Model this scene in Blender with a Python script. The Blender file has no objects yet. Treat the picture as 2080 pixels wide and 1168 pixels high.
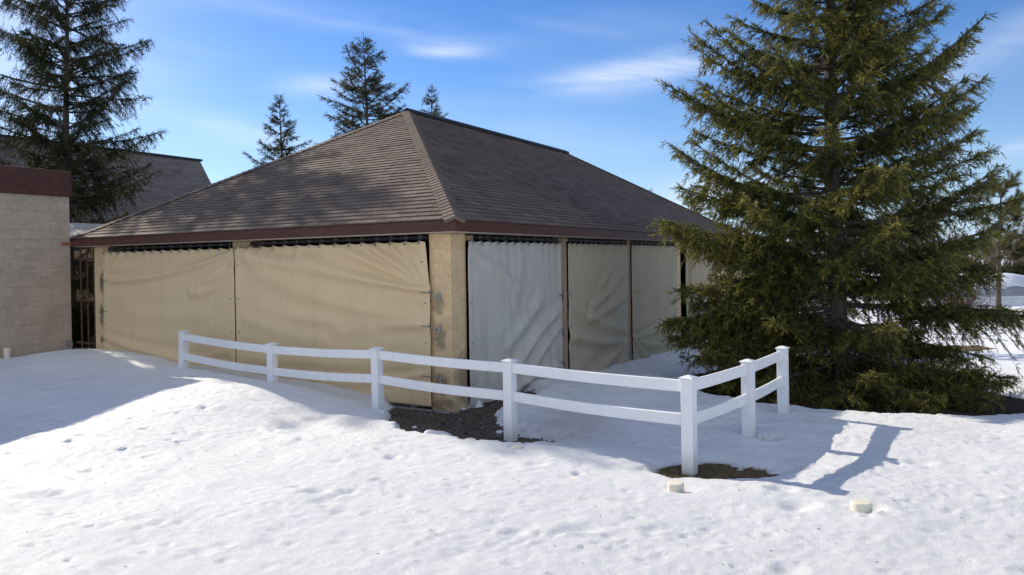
import bpy, math, random
import numpy as np
from mathutils import Vector, Matrix, Quaternion

C = bpy.context.scene
COL = C.collection
R = math.radians
rng = np.random.default_rng(7)
random.seed(7)

# ------------------------------------------------------------------ camera, sun, sky, exposure
CAM_H = 2.2675
PITCH, ROLL = -0.007, 0.0154
cam = bpy.data.cameras.new("camera")
cam_o = bpy.data.objects.new("camera", cam); COL.objects.link(cam_o)
cp, sp, cr, sr = math.cos(PITCH), math.sin(PITCH), math.cos(ROLL), math.sin(ROLL)
F = Vector((0, cp, sp)); D0 = Vector((0, sp, -cp)); R0 = Vector((1, 0, 0))
RX = cr * R0 + sr * D0; DN = -sr * R0 + cr * D0
m3 = Matrix((RX, -DN, -F)).transposed()
cam_o.matrix_world = Matrix.Translation((0, 0, CAM_H)) @ m3.to_4x4()
cam.sensor_width = 36.0
cam.lens = 36.0 * 1460.0 / 2080.0
cam.shift_y = -47.3 / 2080.0
cam.clip_start = 0.05; cam.clip_end = 3000
C.camera = cam_o

SUN_AZ, SUN_EL = R(-46.0), R(30.0)          # azimuth from +Y, negative = to the left
sv = Vector((math.sin(SUN_AZ) * math.cos(SUN_EL), math.cos(SUN_AZ) * math.cos(SUN_EL), math.sin(SUN_EL)))
sun = bpy.data.lights.new("sun", 'SUN'); sun.energy = 5.0; sun.angle = R(0.53); sun.color = (1.0, 0.90, 0.75)
sun_o = bpy.data.objects.new("sun", sun); COL.objects.link(sun_o)
sun_o.rotation_euler = sv.to_track_quat('Z', 'Y').to_euler(); sun_o.location = sv * 60

C.view_settings.view_transform = 'Standard'
C.view_settings.look = 'None'
C.view_settings.exposure = 0.36
C.view_settings.gamma = 1.0

def pixdir(px, py):
    """direction into the sky seen at a place of the photograph (2080 px wide)"""
    a = (px - 1040) / 1460.0; b = (py - 584 + 47.3) / 1460.0
    v = (F + RX * a + DN * b).normalized()
    return math.atan2(v.x, v.y), math.asin(v.z)

world = bpy.data.worlds.new("World"); C.world = world; world.use_nodes = True
def build_world():
    nt = world.node_tree; N = nt.nodes; L = nt.links; N.clear()
    out = N.new('ShaderNodeOutputWorld'); bg = N.new('ShaderNodeBackground'); bg.inputs[1].default_value = 0.108
    sky = N.new('ShaderNodeTexSky'); sky.sky_type = 'NISHITA'; sky.sun_disc = False
    sky.sun_elevation = SUN_EL; sky.sun_rotation = SUN_AZ; sky.air_density = 1.0; sky.dust_density = 0.25; sky.ozone_density = 3.2
    sky.altitude = 300
    hs = N.new('ShaderNodeHueSaturation'); hs.inputs['Saturation'].default_value = 1.34; hs.inputs['Hue'].default_value = .512
    L.new(sky.outputs[0], hs.inputs['Color'])
    tc = N.new('ShaderNodeTexCoord'); sx = N.new('ShaderNodeSeparateXYZ'); L.new(tc.outputs['Generated'], sx.inputs[0])
    def M(op, a, b=None, c=None):
        n = N.new('ShaderNodeMath'); n.operation = op
        for i, v in enumerate((a, b, c)):
            if v is None: continue
            if hasattr(v, 'is_linked'): L.new(v, n.inputs[i])
            else: n.inputs[i].default_value = v
        return n.outputs[0]
    az = M('ARCTAN2', sx.outputs[0], sx.outputs[1]); el = M('ARCSINE', sx.outputs[2])
    # streaky noise stretched along the horizon
    cv = N.new('ShaderNodeCombineXYZ'); L.new(M('MULTIPLY', az, 3.0), cv.inputs[0]); L.new(M('MULTIPLY', M('ADD', el, M('MULTIPLY', az, 0.08)), 16.0), cv.inputs[1])
    n1 = N.new('ShaderNodeTexNoise'); n1.inputs['Scale'].default_value = 1.6; n1.inputs['Detail'].default_value = 7; n1.inputs['Roughness'].default_value = 0.55
    n1.inputs['Distortion'].default_value = 0.6
    L.new(cv.outputs[0], n1.inputs['Vector'])
    n2 = N.new('ShaderNodeTexNoise'); n2.inputs['Scale'].default_value = 0.55; n2.inputs['Detail'].default_value = 3
    L.new(cv.outputs[0], n2.inputs['Vector'])
    streak = M('SUBTRACT', n1.outputs[0], 0.30); streak = M('MULTIPLY', streak, 2.6); streak = M('MAXIMUM', streak, 0.0)
    total = None
    wisps = [  # px, py, half width px, half height px, tilt, strength
        (1240, 152, 150, 24, -0.10, .62), (1330, 140, 130, 30, -0.25, .30), (905, 101, 78, 13, 0.03, .60), (650, 176, 75, 20, -0.03, .50),
        (770, 60, 260, 14, 0.07, .20), (300, 150, 110, 40, -0.2, .22), (420, 250, 230, 26, 0.15, .22), (2010, 100, 160, 34, -0.35, .30),
        (2030, 315, 130, 16, -0.12, .45), (1430, 395, 110, 22, -0.05, .85), (60, 60, 160, 120, 0.0, .35), (10, 210, 120, 60, 0, .40),
        (1180, 60, 140, 12, 0.2, .10), (1480, 120, 160, 25, -0.2, .25), (1000, 300, 700, 60, 0.0, .10), (620, 20, 300, 20, .05, .12),
    ]
    k = 1 / 1460.0
    for px, py, hw, hh, tilt, st in wisps:
        a0, e0 = pixdir(px, py)
        da = M('SUBTRACT', az, a0); de = M('SUBTRACT', el, e0)
        du = M('MULTIPLY', M('ADD', da, M('MULTIPLY', de, -tilt)), 1 / (hw * k)); dv = M('MULTIPLY', M('ADD', de, M('MULTIPLY', da, tilt)), 1 / (hh * k))
        r2 = M('ADD', M('MULTIPLY', du, du), M('MULTIPLY', dv, dv))
        g = M('MULTIPLY', M('EXPONENT', M('MULTIPLY', r2, -0.9)), st)
        total = g if total is None else M('ADD', total, g)
    total = M('MULTIPLY', total, streak)
    veil = M('MULTIPLY', M('MAXIMUM', M('SUBTRACT', n2.outputs[0], 0.48), 0.0), 0.5)
    # unseen bright cloud added behind the viewer and overhead as fill light
    fill_cloud = M('MULTIPLY', M('MINIMUM', M('MAXIMUM', M('ADD', M('MULTIPLY', sx.outputs[1], -1.3), M('SUBTRACT', M('MULTIPLY', sx.outputs[2], 1.2), .62)), 0.0), 1.0), M('MINIMUM', M('MULTIPLY', n1.outputs[0], 1.35), .72))
    total = M('ADD', total, fill_cloud)
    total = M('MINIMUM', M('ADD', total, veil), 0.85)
    low = N.new('ShaderNodeMixRGB'); L.new(M('MULTIPLY', M('EXPONENT', M('MULTIPLY', M('MAXIMUM', el, 0.0), -6.5)), .72), low.inputs[0]); L.new(hs.outputs[0], low.inputs[1]); low.inputs[2].default_value = (3.3, 4.9, 7.6, 1)
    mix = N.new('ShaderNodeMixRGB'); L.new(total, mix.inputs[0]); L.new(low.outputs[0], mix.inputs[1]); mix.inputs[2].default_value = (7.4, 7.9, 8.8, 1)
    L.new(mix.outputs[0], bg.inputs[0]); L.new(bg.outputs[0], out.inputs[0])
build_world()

# ------------------------------------------------------------------ helpers
def setp(o, label=None, cat=None, group=None, kind=None):
    if label: o['label'] = label
    if cat: o['category'] = cat
    if group: o['group'] = group
    if kind: o['kind'] = kind
    return o
def empty(name, loc, rz=0.0):
    o = bpy.data.objects.new(name, None); COL.objects.link(o); o.location = loc; o.rotation_euler = (0, 0, rz)
    o.empty_display_size = 0.2
    return o
def copy_tree(o, parent=None):
    c = o.copy(); COL.objects.link(c); c.parent = parent
    for ch in list(o.children): copy_tree(ch, c)
    return c

class MB:
    """collects quads / tris with an optional per-face tone"""
    def __init__(s): s.v = []; s.f = []; s.t = []
    def add(s, vs, fs, tone=0.5):
        n = len(s.v); s.v += [tuple(p) for p in vs]
        for f in fs: s.f.append([i + n for i in f]); s.t.append(tone)
    def box(s, a, b, tone=0.5, M=None):
        x0, y0, z0 = a; x1, y1, z1 = b
        vs = [(x0,y0,z0),(x1,y0,z0),(x1,y1,z0),(x0,y1,z0),(x0,y0,z1),(x1,y0,z1),(x1,y1,z1),(x0,y1,z1)]
        if M is not None: vs = [M @ Vector(p) for p in vs]
        s.add(vs, [(0,3,2,1),(4,5,6,7),(0,1,5,4),(1,2,6,5),(2,3,7,6),(3,0,4,7)], tone)
    def tube(s, pts, rad, n=8, tone=0.5, cap=True):
        pts = [Vector(p) for p in pts]; base = len(s.v)
        if not hasattr(rad, '__len__'): rad = [rad] * len(pts)
        for i, p in enumerate(pts):
            d = (pts[min(i+1, len(pts)-1)] - pts[max(i-1, 0)]).normalized()
            a = d.cross(Vector((0, 0, 1)))
            if a.length < 1e-3: a = Vector((1, 0, 0))
            a.normalize(); b = d.cross(a)
            for k in range(n):
                th = 2 * math.pi * k / n
                s.v.append(tuple(p + (a * math.cos(th) + b * math.sin(th)) * rad[i]))
        for i in range(len(pts) - 1):
            for k in range(n):
                s.f.append([base+i*n+k, base+i*n+(k+1) % n, base+(i+1)*n+(k+1) % n, base+(i+1)*n+k]); s.t.append(tone)
        if cap:
            s.f.append([base+k for k in range(n)][::-1]); s.t.append(tone)
            s.f.append([base+(len(pts)-1)*n+k for k in range(n)]); s.t.append(tone)
    def lathe(s, prof, n=24, c=(0, 0, 0), tone=0.5):
        base = len(s.v)
        for r, z in prof:
            for k in range(n):
                th = 2*math.pi*k/n; s.v.append((c[0]+r*math.cos(th), c[1]+r*math.sin(th), c[2]+z))
        for i in range(len(prof)-1):
            for k in range(n):
                s.f.append([base+i*n+k, base+i*n+(k+1) % n, base+(i+1)*n+(k+1) % n, base+(i+1)*n+k]); s.t.append(tone)
        s.f.append([base+k for k in range(n)][::-1]); s.t.append(tone)
        s.f.append([base+(len(prof)-1)*n+k for k in range(n)]); s.t.append(tone)
    def build(s, name, mat, parent=None, loc=None, rz=None, smooth=False, bevel=0.0):
        me = bpy.data.meshes.new(name); me.from_pydata(s.v, [], s.f); me.update()
        at = me.attributes.new('tone', 'FLOAT', 'FACE'); at.data.foreach_set('value', np.array(s.t, dtype=np.float32))
        me.materials.append(mat)
        if smooth: me.shade_smooth()
        o = bpy.data.objects.new(name, me); COL.objects.link(o)
        if parent: o.parent = parent
        if loc is not None: o.location = loc
        if rz is not None: o.rotation_euler = (0, 0, rz)
        if bevel:
            b = o.modifiers.new('bevel', 'BEVEL'); b.width = bevel; b.segments = 2; b.limit_method = 'ANGLE'
        return o

def np_mesh(name, V, Fc, mat, parent=None, tone=None, smooth=False):
    """V (n,3), Fc (m,k) with k = 3 or 4"""
    V = np.ascontiguousarray(V, dtype=np.float32); Fc = np.ascontiguousarray(Fc, dtype=np.int32)
    me = bpy.data.meshes.new(name); k = Fc.shape[1]
    me.vertices.add(len(V)); me.vertices.foreach_set('co', V.ravel())
    me.loops.add(Fc.size); me.loops.foreach_set('vertex_index', Fc.ravel())
    me.polygons.add(len(Fc)); me.polygons.foreach_set('loop_start', np.arange(0, Fc.size, k, dtype=np.int32))
    try: me.polygons.foreach_set('loop_total', np.full(len(Fc), k, dtype=np.int32))
    except Exception: pass
    me.update(calc_edges=True)
    if tone is not None:
        at = me.attributes.new('tone', 'FLOAT', 'FACE'); at.data.foreach_set('value', np.ascontiguousarray(tone, dtype=np.float32))
    me.materials.append(mat)
    if smooth: me.shade_smooth()
    o = bpy.data.objects.new(name, me); COL.objects.link(o)
    if parent: o.parent = parent
    return o

def vnoise(x, y, seed=0):
    xi = np.floor(x).astype(np.int64); yi = np.floor(y).astype(np.int64); fx = x - xi; fy = y - yi
    def h(a, b):
        n = (a * 374761393 + b * 668265263 + seed * 1442695041) & 0x7fffffff
        n = ((n ^ (n >> 13)) * 1274126177) & 0x7fffffff
        n = (n ^ (n >> 16)) & 0xffff
        return n / 65535.0
    u = fx*fx*fx*(fx*(fx*6-15)+10); v = fy*fy*fy*(fy*(fy*6-15)+10)
    a = h(xi, yi); b = h(xi+1, yi); c = h(xi, yi+1); d = h(xi+1, yi+1)
    return (a*(1-u)+b*u)*(1-v) + (c*(1-u)+d*u)*v - 0.5
def sstep(a, b, x):
    t = np.clip((x - a) / (b - a), 0, 1); return t*t*(3-2*t)

# ------------------------------------------------------------------ materials
class Mat:
    def __init__(s, name):
        s.m = bpy.data.materials.new(name); s.m.use_nodes = True
        s.N = s.m.node_tree.nodes; s.L = s.m.node_tree.links
        s.b = s.N['Principled BSDF']; s.tc = s.N.new('ShaderNodeTexCoord')
    def inp(s, n, i, v):
        if hasattr(v, 'is_linked'): s.L.new(v, n.inputs[i])
        else: n.inputs[i].default_value = v
    def math(s, op, a, b=None, clamp=False):
        n = s.N.new('ShaderNodeMath'); n.operation = op; n.use_clamp = clamp; s.inp(n, 0, a)
        if b is not None: s.inp(n, 1, b)
        return n.outputs[0]
    def noise(s, scale, detail=4, rough=.55, vec=None, dist=0):
        n = s.N.new('ShaderNodeTexNoise'); n.inputs['Scale'].default_value = scale; n.inputs['Detail'].default_value = detail
        n.inputs['Roughness'].default_value = rough; n.inputs['Distortion'].default_value = dist
        s.L.new(vec if vec is not None else s.tc.outputs['Object'], n.inputs['Vector']); return n.outputs[0]
    def vor(s, scale, vec=None, out='Distance'):
        n = s.N.new('ShaderNodeTexVoronoi'); n.inputs['Scale'].default_value = scale
        s.L.new(vec if vec is not None else s.tc.outputs['Object'], n.inputs['Vector']); return n.outputs[out]
    def ramp(s, fac, stops):
        n = s.N.new('ShaderNodeValToRGB'); e = n.color_ramp.elements
        while len(e) < len(stops): e.new(0.5)
        for i, (p, c) in enumerate(stops):
            e[i].position = p; e[i].color = (c, c, c, 1) if not hasattr(c, '__len__') else (*c, 1)
        s.L.new(fac, n.inputs[0]); return n.outputs[0]
    def mix(s, fac, a, b, mode='MIX'):
        n = s.N.new('ShaderNodeMixRGB'); n.blend_type = mode; s.inp(n, 0, fac)
        for i, v in ((1, a), (2, b)):
            if hasattr(v, 'is_linked'): s.L.new(v, n.inputs[i])
            else: n.inputs[i].default_value = (*v, 1)
        return n.outputs[0]
    def attr(s, name='tone'):
        n = s.N.new('ShaderNodeAttribute'); n.attribute_name = name; return n.outputs['Fac']
    def scalevec(s, v):
        n = s.N.new('ShaderNodeMapping'); n.inputs['Scale'].default_value = v; s.L.new(s.tc.outputs['Object'], n.inputs[0]); return n.outputs[0]
    def sep(s, vec=None):
        n = s.N.new('ShaderNodeSeparateXYZ'); s.L.new(vec if vec is not None else s.tc.outputs['Object'], n.inputs[0]); return n.outputs
    def comb(s, x, y, z=0.0):
        n = s.N.new('ShaderNodeCombineXYZ'); s.inp(n, 0, x); s.inp(n, 1, y); s.inp(n, 2, z); return n.outputs[0]
    def bump(s, h, strength=.5, dist=.02, prev=None):
        n = s.N.new('ShaderNodeBump'); n.inputs['Strength'].default_value = strength; n.inputs['Distance'].default_value = dist
        s.L.new(h, n.inputs['Height'])
        if prev is not None: s.L.new(prev, n.inputs['Normal'])
        s.L.new(n.outputs[0], s.b.inputs['Normal']); return n.outputs[0]
    def done(s, color=None, rough=.8, spec=.3, metal=0.0):
        if color is not None:
            if hasattr(color, 'is_linked'): s.L.new(color, s.b.inputs['Base Color'])
            else: s.b.inputs['Base Color'].default_value = (*color, 1)
        if hasattr(rough, 'is_linked'): s.L.new(rough, s.b.inputs['Roughness'])
        else: s.b.inputs['Roughness'].default_value = rough
        s.b.inputs['Specular IOR Level'].default_value = spec; s.b.inputs['Metallic'].default_value = metal
        return s.m

def mat_snow():
    m = Mat('snow')
    n1 = m.noise(9, 6, .65); n2 = m.noise(42, 5, .75); n3 = m.noise(95, 4, .8)
    b = m.bump(n1, .4, .06); b = m.bump(n2, .75, .022, b); m.bump(n3, 1.0, .013, b)
    w = m.noise(1.3, 5, .6); col = m.mix(m.ramp(w, [(.35, 0), (.7, 1)]), (.80, .815, .83), (.87, .875, .88))
    # dirty snow by the gravel and next to the tree
    o = m.sep()
    dx = m.math('SUBTRACT', o[0], 0.75); dy = m.math('SUBTRACT', o[1], 9.3)
    d = m.math('ADD', m.math('MULTIPLY', dx, dx), m.math('MULTIPLY', m.math('MULTIPLY', dy, dy), .4))
    near = m.ramp(m.math('ADD', d, m.math('MULTIPLY', m.noise(3.5, 5), .8)), [(.35, 1), (1.0, 0)])
    col = m.mix(m.math('MULTIPLY', near, .55), col, (.50, .43, .36))
    col = m.mix(m.math('MULTIPLY', m.ramp(m.noise(5.5, 6, .7), [(.66, 0), (.80, 1)]), .16), col, (.55, .52, .48))
    m.b.inputs['Subsurface Weight'].default_value = 0.0
    return m.done(col, .55, .25)
def mat_ground():
    m = Mat('ground')
    v = m.vor(55, out='Color'); d = m.vor(38)
    g = m.ramp(m.noise(70, 4, .7), [(.3, (.05, .045, .042)), (.7, (.16, .15, .14))])
    g = m.mix(.5, g, v, 'MULTIPLY'); g = m.mix(m.ramp(m.noise(2.2, 6, .7), [(.35, .35), (.6, .9)]), g, (.125, .092, .066))
    gr = m.ramp(m.noise(40, 6, .75), [(.3, (.055, .04, .024)), (.55, (.13, .10, .06)), (.75, (.24, .19, .12))])
    o = m.sep()
    dx = m.math('ADD', o[0], .5); dy = m.math('SUBTRACT', o[1], 10.0)
    dd = m.math('ADD', m.math('MULTIPLY', dx, dx), m.math('MULTIPLY', dy, dy))
    col = m.mix(m.ramp(m.math('ADD', m.math('MULTIPLY', dd, .2), m.noise(4)), [(.95, 0), (1.3, 1)]), g, gr)
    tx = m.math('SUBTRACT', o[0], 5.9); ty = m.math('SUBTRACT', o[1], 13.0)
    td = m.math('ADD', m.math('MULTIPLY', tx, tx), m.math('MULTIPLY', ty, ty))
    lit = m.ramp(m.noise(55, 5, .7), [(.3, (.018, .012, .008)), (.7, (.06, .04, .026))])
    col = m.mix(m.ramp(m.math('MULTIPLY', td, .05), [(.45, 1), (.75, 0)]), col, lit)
    b = m.bump(m.noise(30, 6, .7), .6, .04); m.bump(d, .4, .015, b)
    return m.done(col, .95, .15)
def mat_block(name, c1, c2, mortar, stains=(), dirt=.38, rough_bump=.9):
    m = Mat(name); o = m.sep()
    vec = m.comb(m.math('ADD', o[0], o[1]), o[2])
    br = m.N.new('ShaderNodeTexBrick'); m.L.new(vec, br.inputs['Vector'])
    for k, v in (('Scale', 1.0), ('Mortar Size', .006), ('Mortar Smooth', .35), ('Brick Width', .4), ('Row Height', .2032), ('Bias', 0.0)): br.inputs[k].default_value = v
    br.inputs['Color1'].default_value = (*c1, 1); br.inputs['Color2'].default_value = (*c2, 1); br.inputs['Mortar'].default_value = (*mortar, 1)
    n = m.noise(14, 6, .65); col = m.mix(.55, br.outputs['Color'], m.ramp(n, [(.25, .62), (.75, 1.25)]), 'MULTIPLY')
    dk = m.ramp(m.noise(1.7, 6, .7), [(.45, 0), (.75, 1)]); col = m.mix(m.math('MULTIPLY', dk, dirt * .6), col, tuple(.45 * c for c in c1))
    low = m.ramp(m.math('ADD', o[2], m.math('MULTIPLY', m.noise(2.5, 4), .8)), [(.35, 1), (1.2, 0)])
    col = m.mix(m.math('MULTIPLY', low, dirt * .6), col, (.13, .12, .11))
    for (x, y, z, rx, rz, st) in stains:
        ax = m.math('DIVIDE', m.math('ADD', m.math('ABSOLUTE', m.math('SUBTRACT', o[0], x)), m.math('ABSOLUTE', m.math('SUBTRACT', o[1], y))), rx); az = m.math('DIVIDE', m.math('SUBTRACT', o[2], z), rz)
        q = m.math('ADD', m.math('MULTIPLY', ax, ax), m.math('MULTIPLY', az, az))
        q = m.math('ADD', q, m.math('MULTIPLY', m.math('SUBTRACT', m.noise(9, 5, .7), .5), 3.2))
        col = m.mix(m.math('MULTIPLY', m.ramp(q, [(.2, 1), (1.0, 0)]), st), col, (.07, .068, .066))
    h = m.math('ADD', m.math('MULTIPLY', m.noise(45, 7, .75), .5), m.math('MULTIPLY', br.outputs['Fac'], -.35))
    m.bump(h, rough_bump, .018)
    return m.done(col, .95, .1)
def mat_fabric(name, c, c2, streak=.0, weave=True):
    m = Mat(name)
    n = m.noise(1.4, 5, .6); col = m.mix(m.ramp(n, [(.3, 0), (.72, 1)]), c, c2)
    st = m.ramp(m.noise(1.0, 5, .6, m.scalevec((7, 7, .55))), [(.45, 0), (.7, 1)])
    col = m.mix(m.math('MULTIPLY', st, streak), col, tuple(.62 * k for k in c2))
    sp_ = m.ramp(m.noise(6, 6, .7), [(.62, 0), (.8, 1)]); col = m.mix(m.math('MULTIPLY', sp_, .22), col, tuple(.5 * k for k in c))
    b = m.bump(m.noise(5, 5, .6), .45, .03); m.bump(m.noise(170, 2, .5), .25, .002, b)
    return m.done(col, .72, .25)
def mat_shingle(name, c1, c2):
    m = Mat(name)
    t = m.attr(); col = m.mix(t, c1, c2)
    n = m.noise(120, 3, .7); col = m.mix(.7, col, m.ramp(n, [(.25, .45), (.75, 1.5)]), 'MULTIPLY')
    w = m.noise(.9, 5, .6); col = m.mix(.35, col, m.ramp(w, [(.3, .75), (.7, 1.2)]), 'MULTIPLY')
    b = m.bump(m.noise(160, 3, .7), .5, .006)
    return m.done(col, .9, .2)
def mat_simple(name, c, rough=.6, spec=.3, metal=0, var=.25, scale=8, bump=.15):
    m = Mat(name); n = m.noise(scale, 6, .65)
    col = m.mix(m.ramp(n, [(.3, 0), (.7, 1)]), tuple(k*(1-var) for k in c), tuple(min(1, k*(1+var*.6)) for k in c))
    m.bump(m.noise(scale*6, 4, .6), bump, .006)
    return m.done(col, rough, spec, metal)
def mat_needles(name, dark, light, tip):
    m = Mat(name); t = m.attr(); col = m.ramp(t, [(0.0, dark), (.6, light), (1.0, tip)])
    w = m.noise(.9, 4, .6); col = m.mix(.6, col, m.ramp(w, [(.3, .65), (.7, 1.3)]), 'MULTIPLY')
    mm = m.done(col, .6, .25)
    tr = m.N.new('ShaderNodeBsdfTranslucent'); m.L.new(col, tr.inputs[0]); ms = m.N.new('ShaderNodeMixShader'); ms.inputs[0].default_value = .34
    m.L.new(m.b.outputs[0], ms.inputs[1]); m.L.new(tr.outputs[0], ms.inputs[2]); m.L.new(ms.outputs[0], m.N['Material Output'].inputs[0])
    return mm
def mat_bark(name, c, c2):
    m = Mat(name); n = m.noise(6, 7, .7, m.scalevec((4, 4, 1.2))); col = m.mix(m.ramp(n, [(.3, 0), (.7, 1)]), c, c2)
    m.bump(m.noise(9, 6, .7, m.scalevec((4, 4, 1))), .8, .03); return m.done(col, .95, .1)

SNOW = mat_snow(); GROUND = mat_ground()
BLOCK = mat_block('split_face_block', (.74, .535, .305), (.66, .475, .27), (.74, .57, .37),
                  stains=[(0, .24, 1.62, .13, .20, .5), (0, .22, 1.10, .13, .22, .55), (0, .20, .40, .16, .2, .6), (0, .2, .1, .3, .12, .6), (.35, 0, .5, .3, .5, .55), (0, 9.2, 1.9, .14, .3, .7), (0, 9.2, 1.2, .14, .3, .7)])
BLOCK_GREY = mat_block('weathered_block', (.51, .41, .305), (.475, .38, .28), (.455, .365, .275), stains=[], dirt=.9, rough_bump=.7)
FAB_BEIGE = mat_fabric('beige_canvas', (.66, .495, .285), (.70, .525, .315), .16)
FAB_GREY = mat_fabric('pale_canvas', (.555, .525, .47), (.48, .445, .375), .45)
FAB_TAN = mat_fabric('dusty_tan_canvas', (.52, .44, .315), (.46, .385, .27), .3)
FAB_OLIVE = mat_fabric('dusty_canvas', (.47, .385, .26), (.42, .34, .225), .25)
SHINGLE = mat_shingle('brown_shingle', (.112, .084, .066), (.185, .143, .115))
SHINGLE_FAR = mat_shingle('grey_brown_shingle', (.165, .135, .115), (.25, .21, .18))
MAROON = mat_simple('maroon_board', (.088, .035, .024), .55, .3, 0, .3, 5)
SOFFIT = mat_simple('cream_soffit', (.55, .49, .40), .7)
CANVAS_CREAM = mat_simple('cream_sheet', (.42, .39, .32), .7)
DARK = mat_simple('dark_interior', (.025, .023, .021), .9, .1)  # near-black colour stands in for indoor shade; also shows between shingle tabs
ROD = mat_simple('black_pipe', (.02, .021, .024), .45, .4)
STEEL = mat_simple('worn_steel', (.33, .32, .31), .4, .5, .85, .4, 30)
VINYL = Mat('white_vinyl')
def _vinyl(m):
    n = m.noise(3, 6, .7); col = m.mix(m.ramp(n, [(.35, 0), (.75, 1)]), (.80, .80, .80), (.74, .735, .72))
    d = m.ramp(m.noise(2.0, 6, .75, m.scalevec((6, 6, 1.2))), [(.55, 0), (.8, 1)]); col = m.mix(m.math('MULTIPLY', d, .42), col, (.42, .38, .31))
    o = m.sep(); low = m.ramp(m.math('ADD', o[2], m.math('MULTIPLY', m.noise(14, 5, .7), .25)), [(.12, 1), (.42, 0)]); col = m.mix(m.math('MULTIPLY', low, .5), col, (.45, .40, .33))
    return m.done(col, .38, .4)
VINYL = _vinyl(VINYL)
CONCRETE = mat_simple('concrete', (.24, .225, .21), .9, .1, 0, .35, 7, .5)
WOODPOST = mat_simple('pale_wood', (.36, .25, .17), .8, .2, 0, .3, 12, .4)
RUST = mat_simple('rusty_iron', (.11, .062, .042), .8, .3, .2, .4, 14)
COPPER = mat_simple('copper_board', (.30, .11, .06), .6, .3, 0, .25, 6)
PVC = mat_simple('cream_pvc', (.72, .67, .55), .45, .35, 0, .08, 10, .05)
BLACKPL = mat_simple('black_plastic', (.02, .02, .02), .5)
NEEDLE = mat_needles('spruce_needles', (.011, .020, .009), (.112, .118, .026), (.40, .335, .070))
NEEDLE_D = mat_needles('dark_spruce_needles', (.014, .022, .010), (.046, .052, .018), (.095, .090, .032))
NEEDLE_F = mat_needles('far_spruce_needles', (.022, .030, .014), (.055, .058, .022), (.10, .085, .034))
NEEDLE_P = mat_needles('pine_needles', (.045, .050, .016), (.10, .095, .035), (.17, .15, .06))
BARK = mat_bark('spruce_bark', (.06, .048, .04), (.17, .145, .125))
TWIG = mat_bark('dead_twigs', (.07, .05, .04), (.20, .155, .12))
TARP = mat_simple('grey_tarp', (.30, .31, .32), .6, .3, 0, .2, 1.5, .4)
WHITESHEET = mat_simple('white_sheet', (.62, .63, .65), .6, .3)
REDTWIG = mat_simple('red_twigs', (.14, .055, .05), .8)
PEBBLE = Mat('pebbles')
def _peb(m):
    t = m.attr(); col = m.ramp(t, [(0, (.035, .032, .03)), (.6, (.10, .09, .082)), (.97, (.20, .185, .17)), (1, (.42, .41, .40))]); m.bump(m.noise(60), .3, .004); return m.done(col, .85, .2)
PEBBLE = _peb(PEBBLE)
STRAW = mat_simple('dead_grass', (.20, .15, .085), .9, .1, 0, .5, 6)
TREELINE = mat_simple('bare_wood', (.17, .135, .11), .9, .1, 0, .4, .4)

# ------------------------------------------------------------------ where the pavilion stands: local x = along its long side (away), local y = along its short side (to the left)
CX, CY, YAW = -0.909, 10.649, 0.5426
U = np.array([math.sin(YAW), math.cos(YAW)]); W = np.array([-math.cos(YAW), math.sin(YAW)])
PRZ = math.atan2(U[1], U[0])
def st_of(X, Y): return (X-CX)*U[0]+(Y-CY)*U[1], (X-CX)*W[0]+(Y-CY)*W[1]
def world_of(s, t): return CX+U[0]*s+W[0]*t, CY+U[1]*s+W[1]*t
TREE = (5.85, 13.0)

def ground_z(X, Y):
    s, t = st_of(X, Y)
    g = -0.058*np.clip(s-1.5, 0, 13)*sstep(2.0, -1.0, t)
    return g + .012*vnoise(X*1.3, Y*1.3, 3)

def poly_sd(X, Y, P):
    P = np.array(P); d = np.full(X.shape, 1e9); inside = np.zeros(X.shape, bool); n = len(P)
    for i in range(n):
        a = P[i]; b = P[(i+1) % n]; e = b-a; wx = X-a[0]; wy = Y-a[1]
        tt = np.clip((wx*e[0]+wy*e[1])/(e@e), 0, 1); d = np.minimum(d, np.hypot(wx-e[0]*tt, wy-e[1]*tt))
        c = (a[1] > Y) != (b[1] > Y)
        with np.errstate(divide='ignore', invalid='ignore'):
            xx = (b[0]-a[0])*(Y-a[1])/(b[1]-a[1] if b[1] != a[1] else 1e-9)+a[0]
        inside ^= c & (X < xx)
    return np.where(inside, -d, d)
GRAVEL_POLY = [(-1.95, 10.75), (-1.75, 10.0), (-1.32, 9.20), (-.75, 8.88), (-.24, 8.66), (.40, 8.58), (.78, 8.66), (.62, 8.82), (.25, 9.05), (-.05, 9.45), (-.22, 9.95), (-.25, 10.5), (.05, 11.2), (.35, 11.9), (.5, 12.6), (.1, 12.5), (-.9, 10.9), (-1.9, 11.4)]

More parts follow.
